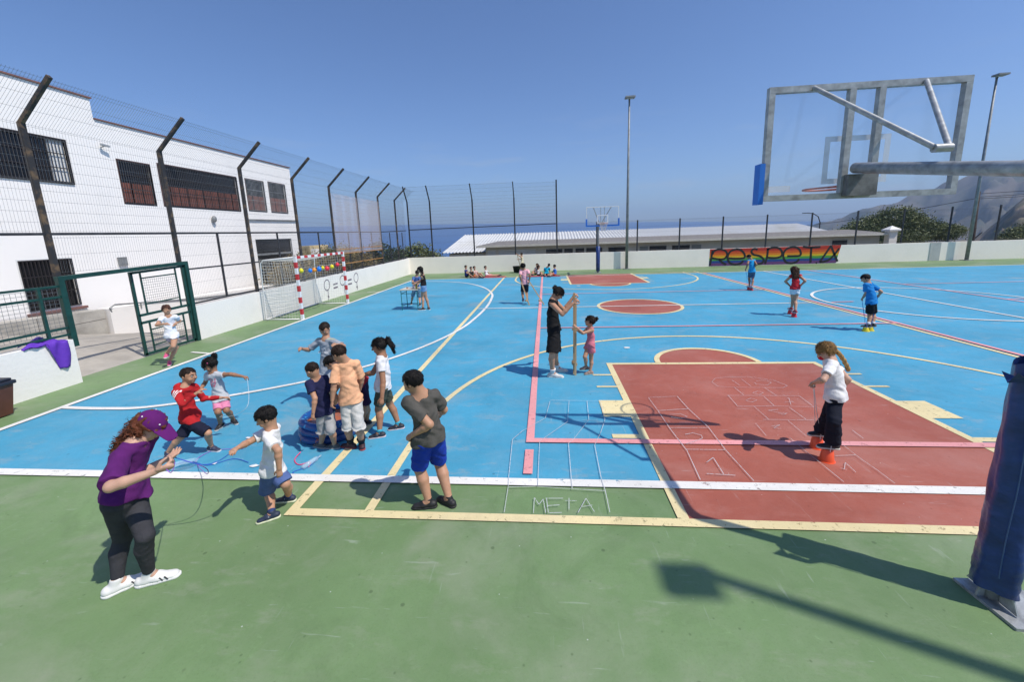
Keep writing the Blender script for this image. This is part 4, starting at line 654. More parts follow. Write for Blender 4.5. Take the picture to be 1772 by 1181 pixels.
MB().tube([(30.85, 32, -2.5), (30.6, 32, 4.35)], [.17, .12], 10).build('pole', mat('tarred_wood', (.045, .028, .022), .9, var=.4), up, smooth=True)
b = MB()
for dz, s in ((0, 1), (-.22, .4), (-.34, .6)):
    a = Vector((30.6, 32, 4.2 + dz)); c = Vector((60, 30, 8.4 + dz * 2)); b.tube([a.lerp(c, t / 12) - Vector((0, 0, 1.1 * math.sin(math.pi * t / 12))) for t in range(13)], .02, 4)
a = Vector((30.6, 32, 3.9)); c = Vector((22, 46, 2.0)); b.tube([a.lerp(c, t / 8) - Vector((0, 0, .35 * math.sin(math.pi * t / 8))) for t in range(9)], .02, 4)
b.build('overhead_wire', M['black'], up)
b = MB(); b.bar((30.75, 31.95, 1.0), (31.2, 31.9, 1.5), .05); b.build('bracket', M['dark_steel'], up)
sp_ = empty('curved_street_lamp', (37.9, 60, -6), 'thin curved street lamp rising behind the corrugated roof', 'street lamp')
MB().tube([(37.9, 60, -6), (37.9, 60, 2.6), (37.6, 60, 3.4), (36.9, 60, 3.85), (36.1, 60, 3.95)], [.09, .07, .06, .05, .05], 8).build('mast', M['dark_steel'], sp_, smooth=True)
MB().box((35.5, 59.9, 3.88), (36.3, 60.1, 3.98)).build('lamp_head', M['dark_steel'], sp_)

# ------------------------------------------------------------------ basketball hoops
M['acrylic'] = bpy.data.materials.new('acrylic'); M['acrylic'].use_nodes = True; t = M['acrylic'].node_tree; t.nodes.remove(t.nodes['Principled BSDF'])
tr = t.nodes.new('ShaderNodeBsdfTransparent'); tr.inputs[0].default_value = (.965, .975, .985, 1); gl_ = t.nodes.new('ShaderNodeBsdfGlossy'); gl_.inputs['Roughness'].default_value = .05; df = t.nodes.new('ShaderNodeBsdfDiffuse'); df.inputs[0].default_value = (.8, .82, .85, 1)
mx = t.nodes.new('ShaderNodeMixShader'); mx.inputs[0].default_value = .04; t.links.new(tr.outputs[0], mx.inputs[1]); t.links.new(gl_.outputs[0], mx.inputs[2]); mx2 = t.nodes.new('ShaderNodeMixShader'); mx2.inputs[0].default_value = .035; t.links.new(mx.outputs[0], mx2.inputs[1]); t.links.new(df.outputs[0], mx2.inputs[2]); t.links.new(mx2.outputs[0], t.nodes['Material Output'].inputs[0])
M['mark_film'] = bpy.data.materials.new('white_film'); M['mark_film'].use_nodes = True; t = M['mark_film'].node_tree; pb = t.nodes['Principled BSDF']; pb.inputs['Base Color'].default_value = (.85, .85, .86, 1); pb.inputs['Alpha'].default_value = .55; pb.inputs['Roughness'].default_value = .6
def hoop(cx, yp, yb, s, label, near):
    """s=+1: pole at yp, board at yb>yp, players' side towards +y"""
    t = empty('basketball_hoop', (cx, yp, 0), label, 'basketball hoop')
    r_ = .050; px_ = cx if not near else 2.98; z3 = 2.84 if near else 2.93; zt = 3.08 if near else 2.93
    rb = .15 if near else .4; pts = [(px_, yp, .03), (px_, yp, z3 - rb)] + [(px_, yp + s * (rb - rb * math.cos(a)), z3 - rb + rb * math.sin(a)) for a in [R(q) for q in range(10, 84, 9)]] + [(px_, yp + s * (rb + .05), z3 + .01 * near), (px_, yb - s * .06, zt)]
    MB().tube(pts, r_ if near else .06, 16).build('pole', M['galv'] if near else M['galv_dull'], t, smooth=True)
    if near:
        b = MB(); b.add([(2.90, 2.36, 0), (3.26, 2.34, 0), (3.24, 2.74, 0), (2.88, 2.74, 0), (2.90, 2.36, .02), (3.26, 2.34, .02), (3.24, 2.74, .02), (2.88, 2.74, .02)], [(4, 5, 6, 7), (0, 1, 5, 4), (1, 2, 6, 5), (2, 3, 7, 6), (3, 0, 4, 7)]); b.build('base_plate', M['galv'], t)
        b = MB()
        for dx, dy in ((-1, 0), (1, 0), (0, -1), (0, 1)):
            q = (px_ + dx * .05, yp + dy * .05); e = (px_ + dx * .10, yp + dy * .16); k = (.006 if dy else 0, .006 if dx else 0)
            b.add([(q[0] - k[0], q[1] - k[1], .03), (e[0] - k[0], e[1] - k[1], .03), (q[0] - k[0], q[1] - k[1], .22), (q[0] + k[0], q[1] + k[1], .03), (e[0] + k[0], e[1] + k[1], .03), (q[0] + k[0], q[1] + k[1], .28)], [(0, 1, 2), (3, 5, 4), (1, 4, 5, 2), (0, 3, 4, 1)])
        b.build('gusset', M['galv'], t)
        # quilted vinyl sleeve, squashed and creased, torn top flap
        prof = []; v = []; f = []; n = 40; m_ = 46
        for j in range(m_ + 1):
            z = .12 + 1.56 * j / m_; q = j / m_
            for k in range(n):
                a = 2 * math.pi * k / n; rr = .107 + .006 * q + .009 * math.cos(4 * a) + .006 * math.sin(3 * a + 5 * q)
                rr += (.011 * abs(math.sin(z * 38 + 2.6 * math.sin(a * 2 + 1))) * max(0, 1 - q * 2.2)) + .005 * math.sin(z * 17 + a * 3) * math.sin(z * 7 + a) - .010 * max(0, math.cos(a * 2 + .6)) ** 8
                v.append((px_ + rr * math.cos(a), yp + rr * math.sin(a), z + (.03 * math.sin(a * 2) if j == m_ else 0)))
        for j in range(m_):
            for k in range(n): f.append((j * n + k, j * n + (k + 1) % n, (j + 1) * n + (k + 1) % n, (j + 1) * n + k))
        b = MB(); b.add(v, f); pd = b.build('padding', M['pad_blue'], t, smooth=True)
        b = MB(); b.tube([(px_ - .085 + .004 * math.sin(z * 9), yp - .092, z) for z in [.25 + .12 * k for k in range(12)]], .0035, 5); b.build('seam', mat('seam_piping', (.05, .10, .22), .5), pd)
        b = MB(); b.add([(px_ - .14, yp - .08, 1.60), (px_ - .04, yp - .14, 1.62), (px_ - .08, yp - .16, 1.54), (px_ - .22, yp - .10, 1.66), (px_ - .15, yp + .05, 1.62), (px_ - .19, yp - .03, 1.57)], [(0, 1, 2), (0, 2, 3), (0, 3, 5), (0, 5, 4)]); b.build('torn_flap', M['pad_blue'], pd)
        b = MB(); b.tube([(px_ - .13, yp - .09, 1.60), (px_ - .04, yp - .15, 1.58), (px_ + .08, yp - .13, 1.59)], .022, 6); b.build('foam_edge', mat('yellow_foam', (.62, .40, .13), .9), pd)
    else:
        MB().lathe((cx, yp, 0), [(.10, .1), (.12, .12), (.125, 1.6), (.08, 1.62)], 16).build('padding', M['pad_blue'], t, smooth=True)
        MB().box((cx - .2, yp - .2, 0), (cx + .2, yp + .2, .025)).build('base_plate', M['galv_dull'], t)
    x0, x1, z0, z1 = cx - .89, cx + .89, 2.80, 3.86; fw_ = .055; fm = M['galv'] if near else M['frame_white']
    bd = empty('backboard', (cx, yb, 2.8), '', ''); del bd['label']; del bd['category']; bd.parent = t; bd.location = Vector((cx, yb, 2.8)) - t.location
    bd_off = Vector((cx, yb, 2.8))
    b = MB(); d = fw_ / 2
    if near:
        b.box((x0, yb - d, z1 - fw_), (x1, yb + d, z1)); b.box((x0, yb - d, z0), (x1, yb + d, z0 + fw_)); b.box((x0, yb - d, z0 + fw_ + .001), (x0 + fw_, yb + d, z1 - fw_ - .001)); b.box((x1 - fw_, yb - d, z0 + fw_ + .001), (x1, yb + d, z1 - fw_ - .001))
        for x in (cx - .17, cx + .09): b.box((x, yb - d - .01, z0 + .056), (x + .055, yb + d - .01, z1 - .056))
    else:
        b.box((x0, yb - .02, z1 - .05), (x1, yb + .02, z1)); b.box((x0, yb - .02, z0 + .4), (x0 + .05, yb + .02, z1 - .051)); b.box((x1 - .05, yb - .02, z0 + .4), (x1, yb + .02, z1 - .051))
    b.build('frame', fm, bd)
    MB().box((x0 + .03, yb + s * .03, z0 + .03), (x1 - .03, yb + s * .04, z1 - .03)).build('glass', M['acrylic'], bd)
    b = MB(); g = yb + s * .047; lw = .05
    ix0, ix1, iz0, iz1 = cx - .30, cx + .30, 2.95, 3.40
    for q in ((ix0, iz0, ix0 + lw, iz1), (ix1 - lw, iz0, ix1, iz1), (ix0 + lw, iz1 - lw, ix1 - lw, iz1), (ix0 + lw, iz0, ix1 - lw, iz0 + lw)): b.box((q[0], g, q[1]), (q[2], g + .003 * s, q[3]))
    if near: b.box((x0 + .07, g, z0 + .09), (x0 + .30, g + .003 * s, z0 + .15))
    b.build('board_marking', M['mark_film'] if near else M['frame_white'], bd)
    b = MB(); pw = .055
    if near:
        b.box((x0 - .05, yb - .055, z0 - .03), (x0 - .002, yb + .055, z0 + .36))
        b.build('edge_pad', M['pad_bright'], bd)
    else:
        b.box((x0 - .03, yb - .04, z0 - .02), (x0 + .05, yb + .04, z0 + .4)); b.box((x1 - .05, yb - .04, z0 - .02), (x1 + .03, yb + .04, z0 + .4)); b.box((x0 + .05, yb - .04, z0 - .02), (x1 - .05, yb + .04, z0 + .06)); b.build('edge_pad', M['pad_bright'], bd)
    b = MB(); ya = yb - s * .92
    for dx in (-.50, .48): b.tube([(cx + dx, yb - s * .035, z1 - .03), (px_ + dx * .10, ya, zt + .02)], .021 if near else .022, 10)
    b.tube([(px_ - .06, ya, zt + .015), (px_ + .06, ya, zt + .015)], .032, 10)
    if not near:
        for dx in (-.1, .1): b.bar((cx + dx, yb - s * .03, z0), (cx + dx, yb - s * .03, z1), .03)
    b.build('brace', M['galv'], t, smooth=True, auto=True)
    b = MB(); b.box((cx - .15, yb - .10 if s > 0 else yb + .03, z0 + .02), (cx + .12, yb - .03 if s > 0 else yb + .10, z0 + .22)); b.box((cx - .10, yb + s * .02 - .03, z0 + .05), (cx + .10, yb + s * .02 + .07, z0 + .16)); b.build('bracket', mat('grey_bracket_steel', (.17, .175, .175), .6, metal=.3, var=.4, vscale=8) if near else M['galv_dull'], t)  # near bracket in its own mottled, darker grey steel
    rm = MB(); rc = yb + s * .40; zz = 2.93; rm.tube([(cx + .225 * math.cos(R(a)), rc + .225 * math.sin(R(a)), zz) for a in range(0, 361, 15)], .011, 6); rm.tube([(cx - .09, yb + s * .05, zz), (cx - .12, rc - s * .19, zz)], .009, 6); rm.tube([(cx + .09, yb + s * .05, zz), (cx + .12, rc - s * .19, zz)], .009, 6)
    ro = rm.build('rim', M['rim'], t, smooth=True)
    if not near:
        nb = MB()
        for k in range(12):
            for sg in (1, -1):
                nb.tube([(cx + rr * math.cos(R(k * 30 + sg * tw)), rc + rr * math.sin(R(k * 30 + sg * tw)), zz - dz) for rr, tw, dz in ((.22, 0, 0), (.17, 15, .14), (.13, 30, .28), (.12, 45, .4))], .006, 4, False)
        nb.build('net', M['net'], ro)
    return t
hoop(3.05, 2.59, 4.35, 1, 'nearest basketball hoop on a galvanised pole wrapped in navy padding', True)
hoop(3.15, 24.9, 23.0, -1, 'distant basketball hoop with white framed board and blue padded pole', False)

# ------------------------------------------------------------------ handball goal
gl = empty('handball_goal', (-7.98, 13.75, 0), 'handball goal with red and white striped posts and cord net', 'goal')
ga, gb = 12.24, 15.30; GX = -7.99; GH = 2.0; pw = .08
def striped(a, c, n, first):
    b = MB(); a = Vector(a); c = Vector(c)
    for i in range(n):
        b.cur = (i + first) % 2; b.bar(a.lerp(c, i / n), a.lerp(c, (i + 1) / n), pw, pw, (1, 0, 0))
    return b
for y in (ga, gb): striped((GX, y, 0), (GX, y, GH + .08), 11, 1).build('goal_post', [M['goal_red'], M['goal_white']], gl)
striped((GX, ga + .04, GH + .04), (GX, gb - .04, GH + .04), 15, 0).build('crossbar', [M['goal_red'], M['goal_white']], gl)
b = MB()
for y in (ga, gb):
    b.tube([(GX - .04, y, GH + .05), (-9.10, y + .02, GH - .02), (-9.2, y + .02, GH - .12), (-9.28, y + .02, .03), (GX - .04, y, .03)], .022, 8)
b.tube([(-9.28, ga + .02, .03), (-9.28, gb + .02, .03)], .03, 8); b.build('back_frame', M['goal_white'], gl, smooth=True)
b = MB()
def net(b, f, nu, nv, r=.0035):
    for i in range(nu + 1): b.tube([f(i / nu, j / 14) for j in range(15)], r, 3, False)
    for j in range(nv + 1): b.tube([f(i / 14, j / nv) for i in range(15)], r, 3, False)
def fback(u, v):
    y = ga + (gb - ga) * u; z = .04 + (GH - .06) * v; return (-9.2 - .07 * (1 - v) + .16 * math.sin(math.pi * u) * math.sin(math.pi * min(1, v * .9)) + .06 * math.sin(5 * u) * (1 - v), y, z - .06 * math.sin(math.pi * u) * v)
def fside(y0):
    def f(u, v): x = GX - .05 - (1.15 + .07 * (1 - v)) * u; return (x, y0 + .04 * math.sin(math.pi * u) * math.sin(math.pi * v), .04 + (GH - .03) * v - .05 * math.sin(math.pi * u) * v)
    return f
def ftop(u, v): return (GX - .04 - 1.12 * v, ga + (gb - ga) * u, GH + .03 - .10 * v - .10 * math.sin(math.pi * u) * math.sin(math.pi * v))
net(b, fback, 30, 20); net(b, fside(ga), 12, 20); net(b, fside(gb), 12, 20); net(b, ftop, 30, 12)
b.build('net', M['net'], gl)
bcol = {'yellow': (.80, .68, .02), 'blue': (.01, .20, .75), 'orange': (.85, .28, .02), 'red': (.75, .03, .05)}
bl = [(12.46, 1.60, 'yellow', .095, 'first yellow balloon beside the near goal post'), (12.95, 1.56, 'blue', .09, 'smaller blue balloon left of the orange one'), (13.20, 1.55, 'orange', .095, 'orange balloon in the row across the goal'), (13.50, 1.56, 'blue', .11, 'larger blue balloon right of the orange one'), (13.74, 1.58, 'yellow', .08, 'yellow balloon squeezed between blue and red'), (14.02, 1.53, 'red', .11, 'red balloon in the middle of the row'), (14.37, 1.57, 'yellow', .095, 'yellow balloon between the two red ones'), (14.77, 1.61, 'red', .10, 'last red balloon beside the far goal post')]
b = MB(); b.tube([(GX, ga + .04, 1.72)] + [(GX, y, z + .1) for y, z, *_ in bl] + [(GX, gb - .04, 1.8)], .003, 4); tag(b.build('balloon_string', M['rope_w']), 'thin string of balloons tied across the goal mouth', 'string')
for y, z, c, r_, lb in bl:
    m_ = bpy.data.materials.get('balloon_' + c) or mat('balloon_' + c, bcol[c], .28)
    b = MB(); r_ *= .72; b.ball((GX + .02, y, z), (r_, r_, r_ * 1.12), 16, 12); b.tube([(GX + .02, y, z + r_ * 1.1), (GX + .02, y, z + r_ * 1.1 + .02)], .012, 6); o = b.build('balloon', m_, smooth=True); tag(o, lb, 'balloon', 'balloons tied across the goal')
# second balloon half hidden
# ------------------------------------------------------------------ cloth on wall, bin
nx_, ny_ = 26, 20; v = []
for j in range(ny_ + 1):
    for i in range(nx_ + 1):
        u = i / nx_; q = j / ny_; y = 6.03 + .55 * u + .05 * math.sin(q * 5)
        s = q * (.25 + .52 * max(0, min(1, (u - .45) * 5))) - .12
        x = -9.14 + s if s < .12 else -9.02 + .015 * math.sin(u * 20 + q * 4) + .012; z = .885 + .02 * math.sin(u * 17 + q * 6) + .02 * math.sin(q * 11) + .10 * math.sin(math.pi * min(1, u * 1.3)) * (1 - q)
        if s >= .12: z = .90 - (s - .12) * 1.0 + .01 * math.sin(u * 20)
        v.append((x, y + (.05 * math.sin(q * 6 + u * 3)), z))
b = MB(); b.add(v, [(j * (nx_ + 1) + i, j * (nx_ + 1) + i + 1, (j + 1) * (nx_ + 1) + i + 1, (j + 1) * (nx_ + 1) + i) for j in range(ny_) for i in range(nx_)])
o = b.build('draped_cloth', M['purple'], smooth=True); sm = o.modifiers.new('s', 'SOLIDIFY'); sm.thickness = .012; tag(o, 'crumpled purple cloth draped over the low white wall', 'cloth')
t = empty('waste_bin', (-8.7, 5.05, 0), 'brown waste bin with black lid against the low wall', 'bin')
b = MB(); v = []
for z, k in ((.02, .8), (.50, 1.0)): v += [(-8.72 + k * a * .27, 5.08 + k * c * .27, z) for a, c in ((-1, -1), (1, -1), (1, 1), (-1, 1))]
b.add(v, [(0, 1, 2, 3), (4, 5, 6, 7), (0, 1, 5, 4), (1, 2, 6, 5), (2, 3, 7, 6), (3, 0, 4, 7)]); b.build('bin_body', mat('brown_plastic', (.10, .035, .022), .5, var=.2), t)
b = MB(); b.box((-9.02, 4.78, .50), (-8.42, 5.38, .56)); b.box((-8.99, 4.81, .56), (-8.45, 5.35, .60)); o = b.build('lid', mat('black_plastic', (.016, .018, .03), .45), t); bv = o.modifiers.new('b', 'BEVEL'); bv.width = .015; bv.segments = 2

# ------------------------------------------------------------------ smooth body surfaces (signed distances, meshed once)
V = lambda a: np.array(a, dtype=np.float32)
def nrmz(v): v = np.asarray(v, dtype=np.float64); return v / (np.linalg.norm(v) + 1e-9)
class Blob:
    def __init__(s): s.p = []
    def cone(s, a, b, ra, rb, k=.02, op='u', side=None, flat=1.0, capb=False, capa=False):
        """tapered limb from a to b; `flat` squashes it across `side`'s perpendicular"""
        s.p.append(('c', V(a), V(b), ra, rb, k, op, None if side is None else V(nrmz(side)), flat, capb, capa)); return s
    def ell(s, c, r, ax=None, k=.02, op='u'):
        ax = np.eye(3) if ax is None else np.array(ax); s.p.append(('e', V(c), V(r), ax.astype(np.float32), k, op)); return s
    def cut(s, fn, lo, hi): s.p.append(('f', fn, V(lo), V(hi))); return s
    def mesh(s, h, wob=None):
        los, his = [], []
        for q in s.p:
            if q[0] == 'c' and q[6] == 'u':
                r = max(q[3], q[4]) * max(1, q[8]); los.append(np.minimum(q[1], q[2]) - r); his.append(np.maximum(q[1], q[2]) + r)
            elif q[0] == 'e' and q[5] == 'u': r = max(q[2]); los.append(q[1] - r); his.append(q[1] + r)
        lo = np.min(los, 0) - 3 * h; hi = np.max(his, 0) + 3 * h; n = np.ceil((hi - lo) / h).astype(int) + 1
        ax = [(lo[i] + h * np.arange(n[i])).astype(np.float32) for i in range(3)]; D = np.full(n, 1.0, np.float32)
        for q in s.p:
            if q[0] == 'f':
                l, u = q[2], q[3]
            elif q[0] == 'c': r = max(q[3], q[4]) * max(1, q[8]) + q[5] + 2.5 * h; l = np.minimum(q[1], q[2]) - r; u = np.maximum(q[1], q[2]) + r
            else: r = q[2].max() + q[4] + 2.5 * h; l = q[1] - r; u = q[1] + r
            i0 = np.clip(np.floor((l - lo) / h).astype(int), 0, n); i1 = np.clip(np.ceil((u - lo) / h).astype(int) + 1, 0, n)
            if np.any(i1 <= i0): continue
            sl = tuple(slice(a, b) for a, b in zip(i0, i1)); X, Y, Z = np.meshgrid(ax[0][sl[0]], ax[1][sl[1]], ax[2][sl[2]], indexing='ij', sparse=True)
            S = D[sl]
            if q[0] == 'f': D[sl] = np.maximum(S, q[1](X, Y, Z)); continue
            if q[0] == 'c':
                _, a, b, ra, rb, k, op, side, flat, capb, capa = q; ab = b - a; L = float(np.linalg.norm(ab)) + 1e-9; d_ = ab / L
                px, py, pz = X - a[0], Y - a[1], Z - a[2]; t = px * d_[0] + py * d_[1] + pz * d_[2]; tc_ = np.clip(t, 0, L); w_ = tc_ / L
                qx, qy, qz = px - tc_ * d_[0], py - tc_ * d_[1], pz - tc_ * d_[2]; rr = ra + (rb - ra) * w_
                if side is not None:
                    f_ = np.cross(d_, side); f_ = f_ / (np.linalg.norm(f_) + 1e-9); m_ = qx * f_[0] + qy * f_[1] + qz * f_[2]; g = 1 / flat - 1
                    d = (np.sqrt((qx + g * m_ * f_[0]) ** 2 + (qy + g * m_ * f_[1]) ** 2 + (qz + g * m_ * f_[2]) ** 2) - rr) * min(1, flat)
                else: d = np.sqrt(qx * qx + qy * qy + qz * qz) - rr
                if capb: d = np.maximum(d, t - L)
                if capa: d = np.maximum(d, -t)
            else:
                _, c, r3, A, k, op = q; px, py, pz = X - c[0], Y - c[1], Z - c[2]; u_ = [(px * A[i][0] + py * A[i][1] + pz * A[i][2]) / r3[i] for i in range(3)]
                k0 = np.sqrt(u_[0] ** 2 + u_[1] ** 2 + u_[2] ** 2); k1 = np.sqrt((u_[0] / r3[0]) ** 2 + (u_[1] / r3[1]) ** 2 + (u_[2] / r3[2]) ** 2) + 1e-6; d = k0 * (k0 - 1) / k1
            if op == 'u': hh = np.clip(.5 + .5 * (S - d) / k, 0, 1); D[sl] = S + (d - S) * hh - k * hh * (1 - hh)
            else: e = -d; hh = np.clip(.5 + .5 * (e - S) / k, 0, 1); D[sl] = S + (e - S) * hh + k * hh * (1 - hh)
        if wob:
            X, Y, Z = np.meshgrid(*ax, indexing='ij', sparse=True); D = D + wob(X, Y, Z).astype(np.float32)
        return surface_nets(D, lo, h)
def surface_nets(D, lo, h):
    I = D < 0; nx, ny, nz = D.shape; cs = (nx - 1, ny - 1, nz - 1)
    cnt = np.zeros(cs, np.int8)
    for dx in (0, 1):
        for dy in (0, 1):
            for dz in (0, 1): cnt += I[dx:nx - 1 + dx, dy:ny - 1 + dy, dz:nz - 1 + dz]
    act = (cnt > 0) & (cnt < 8); idx = np.argwhere(act); ids = np.full(cs, -1, np.int32); ids[act] = np.arange(len(idx))
    P = np.zeros((len(idx), 3), np.float64); C_ = np.zeros(len(idx)); co = [(a, b, c) for a in (0, 1) for b in (0, 1) for c in (0, 1)]
    vals = {c: D[idx[:, 0] + c[0], idx[:, 1] + c[1], idx[:, 2] + c[2]] for c in co}
    for a in co:
        for k in range(3):
            if a[k] == 0:
                b = list(a); b[k] = 1; b = tuple(b); va, vb = vals[a], vals[b]; m_ = (va < 0) != (vb < 0)
                t = np.where(m_, va / np.where(m_, va - vb, 1), 0); q = np.array(a, float)[None, :].repeat(len(idx), 0); q[:, k] += t; P[m_] += q[m_]; C_ += m_
    P = (idx + P / C_[:, None]) * h + np.asarray(lo)[None, :]
    F = []
    for k in range(3):
        o1, o2 = (k + 1) % 3, (k + 2) % 3; A = I.take(range(0, D.shape[k] - 1), axis=k); B = I.take(range(1, D.shape[k]), axis=k); e = np.argwhere(A != B)
        e = e[(e[:, o1] > 0) & (e[:, o2] > 0) & (e[:, o1] < D.shape[o1] - 1) & (e[:, o2] < D.shape[o2] - 1)]
        if not len(e): continue
        u1 = np.zeros(3, int); u1[o1] = 1; u2 = np.zeros(3, int); u2[o2] = 1
        g = lambda q: ids[q[:, 0], q[:, 1], q[:, 2]]
        q = np.stack([g(e - u1 - u2), g(e - u2), g(e), g(e - u1)], 1); inside = I[e[:, 0], e[:, 1], e[:, 2]]
        q[~inside] = q[~inside][:, ::-1]; F.append(q)
    return P, np.concatenate(F) if F else np.zeros((0, 4), int)
def sdf_obj(name, blob, h, m_, parent, wob=None):
    P, F = blob.mesh(h, wob); me = bpy.data.meshes.new(name)
    me.vertices.add(len(P)); me.vertices.foreach_set('co', P.astype(np.float32).ravel()); me.loops.add(len(F) * 4); me.loops.foreach_set('vertex_index', F.astype(np.int32).ravel())
    me.polygons.add(len(F)); me.polygons.foreach_set('loop_start', np.arange(0, len(F) * 4, 4, dtype=np.int32)); me.update(); me.validate(); me.polygons.foreach_set('use_smooth', [True] * len(me.polygons)); me.materials.append(m_)
    o = bpy.data.objects.new(name, me); COL.objects.link(o); o.parent = parent; return o
def folds(amp, sc_=1.0, seed=0):
    def f(X, Y, Z):
        return amp * (np.sin(X * 31 * sc_ + 3 * np.sin(Z * 17 * sc_ + seed) + seed) * np.sin(Y * 27 * sc_ + 2.2 * np.sin(Z * 13 * sc_ + seed * 2)) * .6 + .4 * np.sin((X + Y) * 44 * sc_ + 4 * np.sin(Z * 23 * sc_) + seed * 3) * np.sin(Z * 19 * sc_ + seed))
    return f
_mats = {}
def cloth(c, v=.10, bump=.35):
    k = ('cloth', c, v)
    if k not in _mats: _mats[k] = mat('fabric', c, .88, var=v + .04, vscale=9, bump=bump * 1.7, bscale=15, spec=.2)
    return _mats[k]
def skinm(c):
    k = ('skin', c)
    if k not in _mats: _mats[k] = mat('skin', c, .55, var=.10, vscale=9, bump=.06, bscale=90, spec=.35, sub=.06)
    return _mats[k]
def hairm(c):
    k = ('hair', c)
    if k not in _mats: _mats[k] = mat('hair', c, .5, color2=tuple(min(1, x * 1.9 + .001) for x in c), vscale=26, thr=(.42, .72), bump=.6, bscale=70, stretch=(1, 1, .22), spec=.22)
    return _mats[k]
def plain(n, c, r=.5):
    k = (n, c)
    if k not in _mats: _mats[k] = mat(n, c, r)
    return _mats[k]
SK = {'l': (.56, .33, .23), 'm': (.46, .25, .155), 'd': (.33, .165, .095), 'a': (.52, .31, .22)}

def hand(B, W, d, pn, s, curl, thumb, k, fine=True):
    """palm, four unequal fingers bending toward pn, and a thumb leaving the side of the palm"""
    d = nrmz(d); pn = nrmz(pn - np.dot(pn, d) * d); sd = np.cross(d, pn) * thumb; W = np.array(W)
    pc = W + d * s * .30; B.cone(W + d * s * .04, W + d * s * .46, s * .16, s * .21, k * 1.3, side=sd, flat=.55)
    if not fine: B.cone(pc, W + d * s * .75 + pn * s * .30 * curl, s * .19, s * .13, k, side=sd, flat=.6); B.cone(W + d * s * .2 + sd * s * .14, W + d * s * .5 + sd * s * .26 + pn * s * .1, s * .075, s * .06, k * .6); return
    for i, (off, ln) in enumerate(((.155, .46), (.055, .52), (-.05, .49), (-.15, .38))):
        p0 = W + d * s * .46 + sd * s * off; c1 = curl * .8 + .06 * i; c2 = curl * 1.9 + .1 * i
        d1 = d * math.cos(c1) + pn * math.sin(c1); d2 = d * math.cos(c2) + pn * math.sin(c2); p1 = p0 + d1 * s * ln * .5; p2 = p1 + d2 * s * ln * .48
        r_ = s * .052; B.cone(p0 - d * s * .08, p1, r_ * 1.12, r_, .003); B.cone(p1, p2, r_, r_ * .8, .003)
    t0 = W + d * s * .16 + sd * s * .14; t1 = t0 + (d * .65 + sd * .6 + pn * .35 * (1 + curl)) * s * .26; t2 = t1 + (d * .9 + sd * .05 + pn * .5 * curl) * s * .22
    B.cone(t0, t1, s * .085, s * .062, .006); B.cone(t1, t2, s * .062, s * .048, .003)

